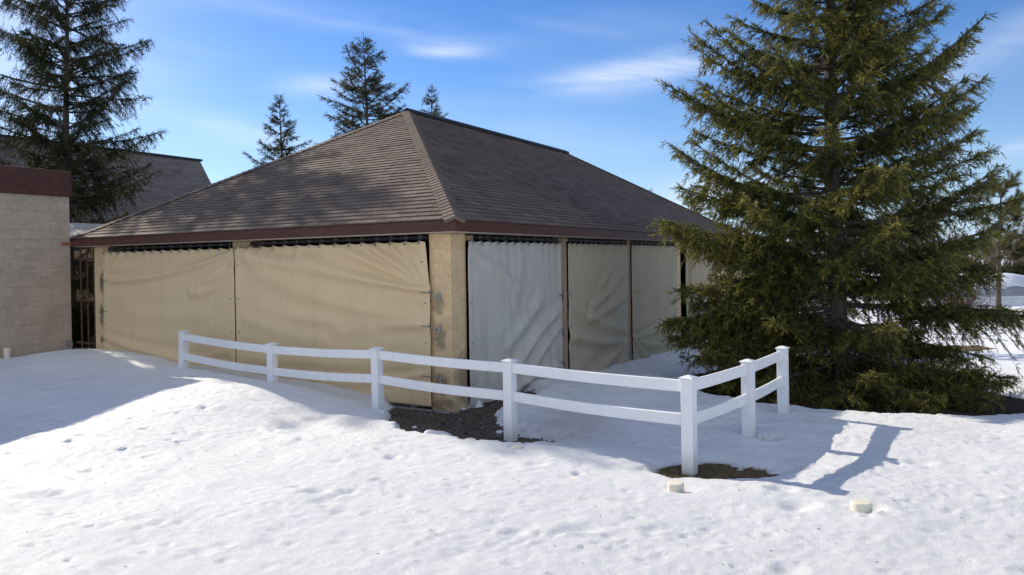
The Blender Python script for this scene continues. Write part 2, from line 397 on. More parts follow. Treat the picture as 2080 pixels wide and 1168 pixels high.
def snow_z(X, Y):
    s, t = st_of(X, Y)
    th = .13 + .05*vnoise(X*.55+3, Y*.55, 11)+.03*vnoise(X*1.4, Y*1.4, 12)
    # drift in front of the short side
    amp = .27*sstep(.9, 3.0, t) + .12*sstep(5.5, 8.4, t)
    c = -1.25 + .12*(t-4)
    prof = np.where(s > c, np.exp(-((s-c)/1.7)**2), np.exp(-((s-c)/2.6)**2))
    th = th + amp*prof*sstep(14, 10, t)
    th = th - .22*sstep(9.4, 10.6, t)*sstep(-2.5, -.3, s)
    # hump between long side and fence
    th = th + .12*np.exp(-((t+2.0)/1.1)**2-((s-3.2)/2.2)**2)
    th = th + .05*np.exp(-((X-2.6)/.7)**2-((Y-7.0)/.5)**2)
    th = th*(1-.80*np.exp(-((X-2.15)/1.1)**2-((Y-7.5)/.75)**2))
    lo = vnoise(X*2.1, Y*2.1, 21)*.16+vnoise(X*6.3, Y*6.3, 22)*.13+vnoise(X*17, Y*17, 23)*.07+vnoise(X*38, Y*38, 24)*.03
    def bare(th, sd, depth, soft=.30):
        k = sstep(soft*.55, -soft*.45, sd+lo)
        return th*(1-k)+(-depth)*k
    th = bare(th, poly_sd(X, Y, GRAVEL_POLY)+.9*np.maximum(0, vnoise(X*3.7+9, Y*4.5, 61)-.2), .06, .36)
    th = bare(th, np.minimum((np.hypot((X-2.02)/.50, (Y-7.52)/.30)-1)*.34, (np.hypot((X-2.55)/.30, (Y-7.38)/.16)-1)*.2)+vnoise(X*3.1, Y*3.7, 51)*.22, .03, .24)
    th = bare(th, (np.hypot((X-2.98)/.20, (Y-8.50)/.13)-1)*.2, .02, .12)
    th = bare(th, np.hypot((X-TREE[0])/1.0, Y-TREE[1])-3.05, .05, .4)
    th = bare(th, (np.hypot((X-13.4)/1.9, (Y-22.6)/1.1)-1)*1.0, .05, .5)
    th = bare(th, (np.hypot((X-21.0)/5.5, (Y-33.5)/1.2)-1)*1.0, .05, .6)
    for (px_, py_, r_) in ((1.55, 6.70, .10), (2.95, 6.0, .09), (.06, 8.28, .08), (2.4, 6.15, .09)):
        th = th-.065*np.exp(-((X-px_)/(r_*1.4))**2-((Y-py_)/r_)**2)
    fine = vnoise(X*2.3, Y*3.1, 31)*.024+vnoise(X*7+1.3, Y*9.5, 32)*.010+vnoise(X*17, Y*21, 33)*.0095+vnoise(X*37, Y*43, 34)*.0052
    return ground_z(X, Y)+th+fine*sstep(-.04, .10, th)

def axis(lo, hi, dense_lo, dense_hi, step, grow=1.09):
    a = list(np.arange(dense_lo, dense_hi+step*.5, step)); d = step
    while a[-1] < hi: d *= grow; a.append(a[-1]+d)
    d = step; pre = []; x = dense_lo
    while x > lo: d *= grow; x -= d; pre.append(x)
    return np.array(pre[::-1]+a)
def grid_mesh(name, xs, ys, Z, mat, smooth=True):
    nx, ny = len(xs), len(ys); X, Y = np.meshgrid(xs, ys)
    V = np.stack([X.ravel(), Y.ravel(), Z.ravel()], 1); i = np.arange(nx*ny).reshape(ny, nx)
    Fq = np.stack([i[:-1, :-1].ravel(), i[:-1, 1:].ravel(), i[1:, 1:].ravel(), i[1:, :-1].ravel()], 1)
    return np_mesh(name, V, Fq, mat, smooth=smooth)

def build_ground():
    xs = axis(-400, 500, -12, 16, .12, 1.16); ys = axis(-40, 700, 3, 25, .12, 1.16)
    X, Y = np.meshgrid(xs, ys); Z = ground_z(X, Y)+.015*vnoise(X*5, Y*5, 5)+.012*vnoise(X*13, Y*13, 6)
    setp(grid_mesh('ground', xs, ys, Z, GROUND), kind='structure')
    xs = axis(-400, 500, -8.5, 9.5, .03, 1.10); ys = axis(-40, 700, 3.6, 15.0, .03, 1.10)
    X, Y = np.meshgrid(xs, ys); Z = snow_z(X, Y)
    # melt dimples and old footprints
    r = np.random.default_rng(5)
    cl = [(r.uniform(-6, 6), r.uniform(4, 9.5)) for _ in range(26)]
    for k in range(2600):
        if k < 1500: x = r.uniform(-8, 9); y = 3.7+r.random()**1.4*10.5; rad = r.uniform(.025, .07)*(1.5 if r.random() < .08 else 1); dep = rad*(r.uniform(.05, .18) if r.random() < .88 else r.uniform(.3, .55))
        else:
            c_ = cl[r.integers(0, len(cl))]; x = c_[0]+r.normal(0, .75); y = c_[1]+r.normal(0, .35); rad = r.uniform(.016, .036); dep = rad*r.uniform(.25, .6)
            if y < 3.8: continue
        ax = r.uniform(1, 1.8)
        i0, i1 = np.searchsorted(xs, (x-rad*4, x+rad*4)); j0, j1 = np.searchsorted(ys, (y-rad*4, y+rad*4))
        sx, sy = X[j0:j1, i0:i1], Y[j0:j1, i0:i1]
        q = ((sx-x)/(rad*ax))**2+((sy-y)/rad)**2
        Z[j0:j1, i0:i1] -= dep*np.exp(-q)-dep*.25*np.exp(-(np.sqrt(q)-1.7)**2*3)
    setp(grid_mesh('snow', xs, ys, Z, SNOW), kind='structure')
build_ground()
def sz(x, y): return float(snow_z(np.array([[x]]), np.array([[y]]))[0, 0])
def gz(x, y): return float(ground_z(np.array([[x]]), np.array([[y]]))[0, 0])

# ------------------------------------------------------------------ pavilion
HF, FT, OV, LW, LR, RH = 2.68, .165, .308, 9.489, 17.68, 3.16
HT = HF+FT
pav = empty('pavilion', (CX, CY, 0), PRZ)
setp(pav, 'tan block pavilion with brown hipped shingle roof and canvas covered sides behind white fence', 'pavilion')

def pier(a, b, name='pier', mat=BLOCK, z0=-1.1, z1=HF-.012):
    m = MB(); m.box((a[0], a[1], z0), (b[0], b[1], z1)); return m.build(name, mat, pav, bevel=.012)
pier((0, 0), (.40, .40), 'corner_pier')
pier((.06, 4.45), (.45, 5.0))
pier((0, 8.95), (.40, LW), 'corner_pier')
pier((3.46, -.06), (3.70, .3), 'timber_post', WOODPOST)
pier((6.76, -.055), (6.96, .3), 'timber_post', WOODPOST)
pier((10.20, -.06), (10.60, .4))
pier((13.9, 0), (19.1, .3), 'end_wall', z1=2.45)
pier((LR-.3, .31), (LR, LW-.01), 'wall')
pier((.42, LW-.3), (LR-.31, LW-.005), 'wall')
mb = MB(); mb.box((.43, .43, 2.55), (LR-.35, LW-.35, 2.6)); mb.build('ceiling', DARK, pav)
mb = MB(); mb.box((.42, .44, -.3), (LR-.33, LW-.33, .035)); mb.build('floor_slab', CONCRETE, pav)
mb = MB(); mb.box((-.10, .0, -.35), (-.005, LW, .02)); mb.box((-.10, -.05, -.35), (.45, -.005, .0)); mb.build('foundation', CONCRETE, pav, bevel=.01)
mb = MB(); mb.box((.20, .41, .0), (.22, 8.94, 2.5)); mb.box((.41, .22, -.9), (13.8, .24, 2.5)); mb.build('shade_sheet', DARK, pav)  # near-black sheets added behind the curtains, standing in for the shaded interior

def shingle_slope(name, o3, e, up, nrm, Lw, in0, in1, Ls, parent, mat, seed, expo=.142, tabw=.31):
    """courses of tabs on a slope; o3 start of the eave, e along the eave, up the slope; the ends move in by in0, in1 over the slope length"""
    r = np.random.default_rng(seed); m = MB(); n = int(math.ceil(Ls/expo))
    o3, e, up, nrm = map(Vector, (o3, e, up, nrm))
    for k in range(n):
        b0 = k*expo; b1 = min(Ls, b0+expo*1.18)
        A0 = in0*b0/Ls; A1 = Lw-in1*b0/Ls; a = A0-((k*.5) % 1)*tabw-.0
        C0 = in0*b1/Ls; C1 = Lw-in1*b1/Ls
        jig = r.uniform(-.003, .003)
        while a < A1:
            w = tabw*r.uniform(.93, 1.07); x0, x1 = max(a, A0), min(a+w-.011, A1); a += w
            if x1-x0 < .02: continue
            y0, y1 = min(max(x0, C0), C1), max(min(x1, C1), C0)
            th = .021+(.004 if r.random() < .3 else 0)+r.uniform(0, .0015); bb = b0+jig*.4+r.uniform(-.003, .003)
            p = lambda aa, bb_, h: o3+e*aa+up*bb_+nrm*h
            vs = [p(x0, bb, th), p(x1, bb, th), p(y1, b1, .003), p(y0, b1, .003), p(x0, bb, -.002), p(x1, bb, -.002)]
            m.add(vs, [(0, 1, 2, 3), (4, 5, 1, 0), (0, 3, 4), (1, 5, 2)], float(np.clip(r.normal(.5, .24), 0, 1)))
    return m.build(name, mat, parent)
mid = LW/2
ra = 4.9; rb = 4.6                                # ridge ends set in from the two short sides
ridge0 = Vector((ra, mid, HF+RH)); ridge1 = Vector((LR-rb, mid, HF+RH))
c00 = Vector((-OV, -OV, HT)); c01 = Vector((-OV, LW+OV, HT)); c10 = Vector((LR+OV, -OV, HT)); c11 = Vector((LR+OV, LW+OV, HT))
roof = MB()
roof.add([c00, c10, c11, c01, ridge0, ridge1], [(0, 1, 5, 4), (2, 3, 4, 5), (3, 0, 4), (1, 2, 5), (0, 3, 2, 1)], .3)
roof_o = roof.build('roof', DARK, pav)
def slope(name, a, b, ra_, rb_, seed):
    e = (b-a); Lw = e.length; e.normalize()
    up = (ra_-a); up = up-e*up.dot(e); Ls = up.length; up.normalize(); n = e.cross(up)
    return shingle_slope(name, a+n*.004, e, up, n, Lw, (ra_-a).dot(e), (b-rb_).dot(e), Ls, roof_o, SHINGLE, seed)
slope('shingle_slope', c00, c10, ridge0, ridge1, 1)
slope('shingle_slope', c01, c00, ridge0, ridge0, 2)
slope('shingle_slope', c11, c01, ridge1, ridge0, 3)
slope('shingle_slope', c10, c11, ridge1, ridge1, 4)
def caps(name, a, b, n1, n2, seed, wid=.15, expo=.14, lift=.026):
    r = np.random.default_rng(seed); m = MB(); d = (b-a); L = d.length; d.normalize(); n1 = Vector(n1).normalized(); n2 = Vector(n2).normalized()
    top = (n1+n2).normalized(); s1 = d.cross(n1).normalized(); s2 = d.cross(n2).normalized()
    if s1.dot(n2) > 0: s1 = -s1
    if s2.dot(n1) > 0: s2 = -s2
    k = 0
    while k*expo < L:
        q0 = a+d*(k*expo); q1 = a+d*min(L, k*expo+expo*1.25); h0 = lift+.016; h1 = lift+.002
        def ring(q, h): return [q+s1*wid+n1*(h+.002), q+s1*.035+n1*(h+.006), q+top*(h+.012), q+s2*.035+n2*(h+.006), q+s2*wid+n2*(h+.002)]
        v = ring(q0, h0)+ring(q1, h1)+ring(q0, -.005)
        m.add(v, [(i, i+1, i+6, i+5) for i in range(4)]+[(i+10, i+11, i+1, i) for i in range(4)], float(np.clip(r.normal(.55, .2), 0, 1))); k += 1
    return m.build(name, SHINGLE, roof_o)
def nrm(a, b, c): return (b-a).cross(c-a).normalized()
nR = nrm(c00, c10, ridge0); nL = nrm(c01, c00, ridge0); nB = nrm(c11, c01, ridge1); nE = nrm(c10, c11, ridge1)
caps('hip_cap', c00, ridge0, nR, nL, 11); caps('hip_cap', c01, ridge0, nL, nB, 12); caps('hip_cap', c10, ridge1, nR, nE, 13); caps('hip_cap', c11, ridge1, nB, nE, 14)
mv = MB()
rv = [(-.16, -.03), (-.15, .035), (0, .10), (.15, .035), (.16, -.03)]
mv.add([(x, mid+y, HF+RH+z) for x in (ra-.05, LR-rb+.15) for y, z in rv], [(i, i+1, i+6, i+5) for i in range(4)]+[(4, 3, 2, 1, 0), (5, 6, 7, 8, 9)], .2)
mv.build('ridge_vent', BLACKPL, roof_o)
# fascia and soffit
def ring_boards(name, off, z0, z1, th, mat):
    m = MB(); x0, y0, x1, y1 = -OV-off, -OV-off, LR+OV+off, LW+OV+off
    m.box((x0, y0, z0), (x1, y0+th, z1)); m.box((x0, y0+th, z0), (x0+th, y1-th, z1)); m.box((x0, y1-th, z0), (x1, y1, z1)); m.box((x1-th, y0+th, z0), (x1, y1-th, z1))
    return m.build(name, mat, pav, bevel=.006)
ring_boards('fascia', .0, HF, HT-.004, .03, MAROON)
mb = MB(); mb.box((-OV-.012, -OV-.012, HT-.003), (LR+OV+.012, LW+OV+.012, HT+.006)); 
mb.build('drip_edge', MAROON, pav)
mb = MB()
x0, y0, x1, y1 = -OV+.031, -OV+.031, LR+OV-.031, LW+OV-.031
for a, b in (((x0, y0), (x1, .46)), ((x0, .46), (.46, y1)), ((.46, LW-.4), (x1, y1)), ((LR-.4, .46), (x1, LW-.4))): mb.box((a[0], a[1], HF-.008), (b[0], b[1], HF+.01))
mb.build('soffit', SOFFIT, pav)
mb = MB(); mb.box((-OV-.02, LW+OV+.0, HF+.03), (-OV+.10, LW+OV+.38, HF+.10)); mb.build('eave_bracket', COPPER, pav, bevel=.006)
# curtain rods
def rod(a, b):
    m = MB(); m.tube([a, b], .030, 12); return m.build('curtain_rod', ROD, pav, smooth=False)
ZR = 2.615
rod((.02, .41, ZR), (.02, 4.44, ZR)); rod((.02, 5.01, ZR), (.02, 8.94, ZR))
rod((.45, .02, ZR), (3.43, .02, ZR)); rod((3.73, .02, ZR), (6.73, .02, ZR)); rod((6.99, .02, ZR), (10.24, .02, ZR)); rod((10.63, .02, ZR), (13.88, .02, ZR))
mb = MB(); mb.box((.40, -.07, 2.565), (.50, .0, 2.64)); mb.build('rod_bracket', WOODPOST, pav, bevel=.005)
mb = MB(); mb.box((3.47, -.09, 2.59), (3.69, -.061, 2.65)); mb.build('rod_bracket', WOODPOST, pav, bevel=.005)

# ------------------------------------------------------------------ canvas curtains (hang from the rods; each its own thing)
def bez(p0, p1, p2, n=24):
    t = np.linspace(0, 1, n)[:, None]; return (1-t)**2*np.array(p0)+2*t*(1-t)*np.array(p1)+t*t*np.array(p2)
HOOK = MB()
HOOK.tube([(0, -.028, .055), (0, 0, .085), (0, .028, .055), (0, .012, .02), (0, -.03, .005), (0, -.035, -.035)], .0055, 6)
HOOK.box((-.012, -.045, -.055), (.012, -.030, -.02))
hook_me = None
def curtain(face, a0, a1, z0l, z0r, zt, folds, mat, label, nh, out=.02, pleat=0.0, seed=0, name='canvas_curtain', edge_l=None, edge_r=None, bag=0.0, gro=4):
    """face 'L': on local x = 0, a along local y, seen from -x (image left = big y); face 'R': on local y = 0, a along local x. h runs left to right in the photo."""
    global hook_me
    nx, nz = 150, 110
    h, v = np.meshgrid(np.linspace(0, 1, nx), np.linspace(0, 1, nz))
    wd = a1-a0; zb = z0l+(z0r-z0l)*h; ht = zt-zb
    ed = 0*h
    if edge_l: ed = ed+edge_l(v)*(1-h)**3
    if edge_r: ed = ed+edge_r(v)*h**3
    d = np.zeros_like(h)
    asp = abs(wd)/2.5
    for (p0, p1, p2, amp, w0, w1) in folds:
        B = bez(p0, p1, p2); q = np.linspace(0, 1, len(B)); best = np.full(h.shape, 1e9); bq = np.zeros_like(h); sgn = np.zeros_like(h)
        for i in range(len(B)-1):
            A = B[i]*np.array([asp, 1]); E = (B[i+1]-B[i])*np.array([asp, 1]); wx = h*asp-A[0]; wy = v-A[1]
            tt = np.clip((wx*E[0]+wy*E[1])/(E@E+1e-12), 0, 1); dx = wx-E[0]*tt; dy = wy-E[1]*tt; ds = np.hypot(dx, dy)
            cl = ds < best; best = np.where(cl, ds, best); bq = np.where(cl, q[i]+(q[i+1]-q[i])*tt, bq); sgn = np.where(cl, np.sign(E[0]*wy-E[1]*wx), sgn)
        wd_ = .78*(w0+(w1-w0)*bq); x = best*sgn/wd_
        fade = sstep(0, .12, bq)*.6+.4
        d += 2.6*amp*fade*(np.exp(-x*x)-.55*np.exp(-(x-1.7)**2)-.35*np.exp(-(x+1.9)**2))*np.clip(wd_/max(w0, w1), .35, 1)
    edge_k = .35+.65*sstep(0, .06, h)*sstep(0, .05, 1-h); d *= edge_k
    # gathers under the hooks
    hk = np.linspace(.02, .98, nh); sagm = np.abs(np.sin(math.pi*(h-.02)/.96*(nh-1)))
    d += .009*np.cos(2*math.pi*(h-.02)/.96*(nh-1))*np.exp(-(1-v)*13)
    if pleat: d += pleat*np.sin(h*wd*9+vnoise(h*6, v*1.5, seed)*5)*(.5+.5*v)
    d += .020*vnoise(h*wd*1.3+seed*3, v*2.6+seed, 40+seed)+.005*vnoise(h*wd*4+seed, v*8, 41+seed)
    d += bag*np.sin(math.pi*h)*np.sin(math.pi*np.clip(v, 0, 1))
    d += .007*((h < .028) | (h > .972))
    d += .006*(v > .965)
    sag = .022*sagm*sstep(.86, 1, v)
    z = zb+ht*v-sag+.012*vnoise(h*wd*2.2, v*0+seed, 43)*(1-v)
    o = out+.03+d+.02
    if face == 'L': X = -o; Y = a1-wd*h+ed; base = (0, a1, z0l)
    else: X = a0+wd*h+ed; Y = -o; base = (a0, 0, z0l)
    V = np.stack([X.ravel(), Y.ravel(), z.ravel()], 1)-np.array(base)
    i = np.arange(nx*nz).reshape(nz, nx); Fq = np.stack([i[:-1, :-1].ravel(), i[:-1, 1:].ravel(), i[1:, 1:].ravel(), i[1:, :-1].ravel()], 1)
    o_ = np_mesh(name, V, Fq, mat, smooth=True)
    sol = o_.modifiers.new('thickness', 'SOLIDIFY'); sol.thickness = .006; sol.offset = -1
    bx, by = world_of(base[0], base[1]); o_.location = (bx, by, base[2]); o_.rotation_euler = (0, 0, PRZ)
    setp(o_, label, 'curtain', 'canvas curtains on the pavilion')
    # hem along the top, hooks, grommets
    for k, hh in enumerate(hk):
        j = int(round(hh*(nx-1))); p = V[(nz-1)*nx+j]
        if hook_me is None:
            ho = HOOK.build('hook', STEEL, o_); hook_me = ho.data
        else:
            ho = bpy.data.objects.new('hook', hook_me); COL.objects.link(ho); ho.parent = o_
        ho.location = Vector(p)+Vector((0, 0, -.005 if k % 2 else .004)); ho.rotation_euler = (R(random.uniform(-8, 8)), R(random.uniform(-8, 8)), (R(-90) if face == 'L' else 0)+R(random.uniform(-25, 25)))
    for side in (3, nx-4):
        for g in range(gro):
            k = int((g+.6)/gro*(nz-4)); p = V[k*nx+side]
            go = bpy.data.objects.new('grommet', grommet_me); COL.objects.link(go); go.parent = o_; go.location = Vector(p)+(Vector((-.004, 0, 0)) if face == 'L' else Vector((0, -.004, 0)))
            go.rotation_euler = (R(90), 0, R(90) if face == 'L' else 0)
    return o_, V.reshape(nz, nx, 3)
gm = MB(); gm.lathe([(.004, -.002), (.010, -.003), (.012, .002), (.005, .004)], 10)
_g = gm.build('grommet', ROD, pav); grommet_me = _g.data; bpy.data.objects.remove(_g)

def latch(parent, V, v, face, dirn, length=.30, tilt=-.06):
    """steel turnbuckle from the curtain edge to an anchor on the pier"""
    nz, nx, _ = V.shape; k = int(v*(nz-1)); p = Vector(V[k, nx-3] if dirn > 0 else V[k, 2])
    ax = Vector((0, -dirn, 0)) if face == 'L' else Vector((dirn, 0, 0)); nn = Vector((-1, 0, 0)) if face == 'L' else Vector((0, -1, 0))
    m = MB(); q = p+ax*length+Vector((0, 0, tilt))
    s0 = p-ax*.10+nn*.012
    m.tube([s0, p+nn*.02, p+ax*.07+nn*.012], .006, 6); 
    for dz in (-.018, .018): m.tube([p+ax*.07+Vector((0, 0, dz))+nn*.01, q-ax*.06+Vector((0, 0, dz))], .006, 6)
    m.tube([q-ax*.07, q+ax*.0], .007, 6); m.tube([p+ax*.05+nn*.01, p+ax*.09+nn*.01], .016, 8)
    a = q+ax*.005; e1 = ax*.018; 
    m.add([a-e1+Vector((0, 0, -.065)), a+e1+Vector((0, 0, -.065)), a+e1+Vector((0, 0, .05)), a-e1+Vector((0, 0, .05)),
           a-e1+Vector((0, 0, -.065))+nn*.02, a+e1+Vector((0, 0, -.065))+nn*.02, a+e1+Vector((0, 0, .05))+nn*.02, a-e1+Vector((0, 0, .05))+nn*.02],
          [(4, 5, 6, 7), (0, 1, 5, 4), (1, 2, 6, 5), (2, 3, 7, 6), (3, 0, 4, 7)])
    return m.build('turnbuckle', STEEL, parent)

f_c2 = [((.02, .98), (.42, .80), (.985, .70), .050, .075, .022), ((.03, .93), (.30, .66), (.985, .50), .026, .085, .06), ((.36, .93), (.6, .80), (.985, .705), .040, .055, .02),
        ((.60, .97), (.78, .85), (.985, .71), .030, .045, .014), ((.74, .98), (.86, .87), (.985, .715), .034, .035, .012), ((.84, .98), (.91, .87), (.985, .72), .034, .028, .011),
        ((.92, .98), (.955, .87), (.985, .725), .028, .020, .010), ((.30, .52), (.7, .47), (.985, .50), .016, .06, .02), ((.55, .42), (.8, .46), (.985, .49), .014, .05, .02),
        ((.25, .10), (.7, .07), (.985, .20), .020, .06, .02), ((.02, .50), (.2, .40), (.5, .36), .010, .05, .06), ((.0, .22), (.4, .17), (.9, .26), .010, .05, .05)]
c2, V2 = curtain('L', .34, 4.76, .06, .07, 2.565, f_c2, FAB_BEIGE, 'wide beige canvas with slanting folds, between the block corner pier and the other beige canvas', 15, seed=2, edge_r=lambda v: .07*(v-.7).clip(0)/.3)
for v, tl in ((.69, -.05), (.49, -.03), (.19, -.02)): latch(c2, V2, v, 'L', 1, .25, tl)
f_c1 = [((.0, .76), (.45, .74), (.99, .97), .026, .035, .03), ((.0, .27), (.4, .16), (.9, .10), .030, .035, .06), ((.03, .97), (.05, .88), (.01, .78), .03, .02, .012), ((.09, .98), (.06, .88), (.01, .78), .03, .022, .012), ((.16, .98), (.10, .9), (.02, .78), .02, .025, .012),
        ((.99, .97), (.93, .86), (.8, .75), .016, .012, .04), ((.99, .75), (.86, .68), (.7, .66), .018, .012, .05), ((.99, .25), (.8, .2), (.6, .05), .016, .02, .06), ((.2, .5), (.5, .46), (.8, .5), .010, .07, .07)]
c1, V1 = curtain('L', 4.80, 9.05, .06, .06, 2.555, f_c1, FAB_BEIGE, 'smoother beige canvas nearest the grey block building, half behind the snow drift', 15, seed=4, out=.012)
for v in (.76, .5, .26): latch(c1, V1, v, 'L', -1, .10, .0)
f_c3 = [((.98, .52), (.7, .42), (.42, .16), .030, .05, .05), ((.98, .40), (.8, .32), (.55, .08), .028, .04, .05), ((.75, .62), (.6, .5), (.35, .33), .020, .06, .05), ((.05, .93), (.2, .85), (.45, .7), .020, .03, .06), ((.1, .25), (.1, .15), (.2, .0), .02, .06, .05), ((.98, .12), (.7, .13), (.4, .02), .03, .03, .05), ((.5, .9), (.5, .75), (.45, .6), .012, .07, .05)]
c3, V3 = curtain('R', .36, 3.45, .02, -.06, 2.56, f_c3, FAB_GREY, 'whitish grey stained canvas right of the block corner pier', 13, seed=6, bag=.03)
for v in (.63, .36, .15): latch(c3, V3, v, 'R', 1, .09, -.02)
f_c4 = [((.99, .26), (.6, .20), (.02, .33), .040, .02, .06), ((.99, .25), (.7, .14), (.35, .0), .05, .02, .07), ((.99, .27), (.85, .12), (.8, .0), .04, .02, .05), ((.95, .80), (.7, .66), (.35, .52), .026, .05, .05), ((.98, .62), (.7, .50), (.3, .44), .028, .05, .05), ((.80, .95), (.7, .8), (.5, .68), .018, .05, .05), ((.0, .56), (.3, .42), (.95, .33), .02, .04, .05)]
c4, V4 = curtain('R', 3.74, 6.74, -.10, -.32, 2.565, f_c4, FAB_TAN, 'grey olive canvas between the two timber posts, pinched at its lower right', 13, seed=8, bag=.03)
latch(c4, V4, .65, 'R', -1, .06, -.03)
f_c5 = [((.01, .26), (.4, .24), (.98, .45), .045, .02, .06), ((.01, .25), (.3, .16), (.9, .20), .04, .02, .06), ((.01, .25), (.2, .10), (.45, .0), .055, .02, .06), ((.05, .62), (.2, .66), (.35, .76), .024, .03, .04), ((.1, .5), (.4, .52), (.8, .7), .018, .05, .06)]
c5, V5 = curtain('R', 7.0, 10.22, -.34, -.62, 2.565, f_c5, FAB_OLIVE, 'grey olive canvas right of the second timber post, its foot behind the spruce branches', 13, seed=10, bag=.03)
c6, V6 = curtain('R', 11.0, 13.88, -.6, -.7, 2.565, [((.1, .98), (.12, .5), (.1, .1), .04, .03, .03)], FAB_OLIVE, 'loose pleated canvas beside the bare block end wall, farthest from the corner', 13, seed=12, pleat=.035)

# ------------------------------------------------------------------ white vinyl fence
posts = [(-6.03, 13.1, 1.06), (-3.93, 11.7, .97), (-1.97, 10.4, 1.03), (-.05, 8.95, 1.03), (1.82, 7.48, 1.03), (2.80, 8.58, 1.03), (3.67, 9.79, 1.03)]
fence = empty('vinyl_fence', (1.82, 7.48, 0))
setp(fence, 'white two rail vinyl fence turning a corner in front of the pavilion', 'fence')
def post_mesh(i, x, y, top, dirv):
    m = MB(); hw = .0635; ang = math.atan2(dirv[1], dirv[0]); Mx = Matrix.Rotation(ang, 4, 'Z')
    m.box((-hw, -hw, -.75), (hw, hw, top-.035), M=Mx)
    o = m.build('post', VINYL, fence, loc=(x-1.82, y-7.48, 0), bevel=.006)
    if i in (0, 6, 2): o.rotation_euler = (R((-1.2, 0, .8, 0, 0, 0, 1.3)[i]), R((.8, 0, -.5, 0, 0, 0, -.6)[i]), 0)
    k = MB(); z = top-.036; prof = [(hw+.003, z), (hw+.016, z+.006), (hw+.016, z+.014), (hw*.9, z+.024), (.006, z+.040)]
    vs = []
    for r_, zz in prof: vs += [Mx @ Vector((sx*r_, sy*r_, zz)) for sx, sy in ((-1, -1), (1, -1), (1, 1), (-1, 1))]
    fs = [(4*j+q, 4*j+(q+1) % 4, 4*j+4+(q+1) % 4, 4*j+4+q) for j in range(4) for q in range(4)]+[(16, 17, 18, 19), (3, 2, 1, 0)]
    k.add(vs, fs); k.build('cap', VINYL, o)
    return o
for i, (x, y, tp) in enumerate(posts):
    a = posts[max(i-1, 0)]; b = posts[min(i+1, 6)]
    if i == 4: a, b = posts[3], posts[4]
    elif i == 5: a, b = posts[4], posts[6]
    post_mesh(i, x, y, tp, (b[0]-a[0], b[1]-a[1]))
for i in range(6):
    (xa, ya, ta), (xb, yb, tb) = posts[i], posts[i+1]
    d = Vector((xb-xa, yb-ya, 0)); L = d.length; d.normalize(); nn = Vector((-d.y, d.x, 0))
    for dz0, dz1, sg in ((-.052, -.178, .014), (-.405, -.531, .020)):
        m = MB(); n = 12; vs = []
        for k in range(n+1):
            q = k/n; c = Vector((xa-1.82, ya-7.48, 0))+d*(.055+(L-.11)*q); zt = ta+(tb-ta)*q-sg*(L/2.4)**2*math.sin(math.pi*q)
            w = .019
            ch = .006
            for (ox, oz) in ((-w, dz1+ch), (-w+ch, dz1), (w-ch, dz1), (w, dz1+ch), (w, dz0-ch), (w-ch, dz0), (-w+ch, dz0), (-w, dz0-ch)): vs.append(c+nn*ox+Vector((0, 0, zt+oz)))
        m.add(vs, [(8*k+j, 8*k+(j+1) % 8, 8*k+8+(j+1) % 8, 8*k+8+j) for k in range(n) for j in range(8)]+[tuple(range(7, -1, -1)), tuple(8*n+j for j in range(8))])
        m.build('rail', VINYL, fence)

# ------------------------------------------------------------------ pipe caps in the snow
def cap_pipe(x, y, r, top, base, label, flat=False, tilt=0):
    m = MB()
    if flat: m.lathe([(r, -.10), (r, -.004), (r*.94, .004), (r*.90, .002), (.01, .004)], 32)
    else: m.lathe([(r*.97, -.3), (r*.97, -.04), (r, -.04), (r, -.012), (r*.97, -.003), (r*.9, 0), (.01, .003)], 36)
    o = m.build('drain_pipe', PVC, None, loc=(x, y, top), smooth=False); o.rotation_euler = (R(tilt), R(-tilt*.5), 0)
    return setp(o, label, 'drain pipe', 'drain pipe caps in the snow')
cap_pipe(1.50, 6.72, .078, sz(1.2, 6.5)+.045, 0, 'cream round pipe cap in snow just in front of the fence corner post', tilt=2)
cap_pipe(2.90, 6.02, .086, sz(3.2, 5.9)+.045, 0, 'cream round pipe cap standing free in the open snow, right of the fence corner', tilt=-3)
cap_pipe(3.40, 5.73, .082, sz(3.40, 5.73)-.012, 0, 'low cream lid barely showing through the snow at lower right', True)
cap_pipe(0.01, 8.30, .078, sz(0.01, 8.30)+.03, 0, 'cream pipe cap half buried at the snow edge below the gravel strip', tilt=3)
m = MB(); m.lathe([(.055, -.4), (.055, .0), (.062, .0), (.062, .05), (.05, .06), (.01, .062)], 24)
o = m.build('pipe_stub', PVC, None, loc=(-10.26, 14.55, sz(-10.3, 14.5)+.16)); setp(o, 'short white pipe upright by the grey block wall', 'pipe')

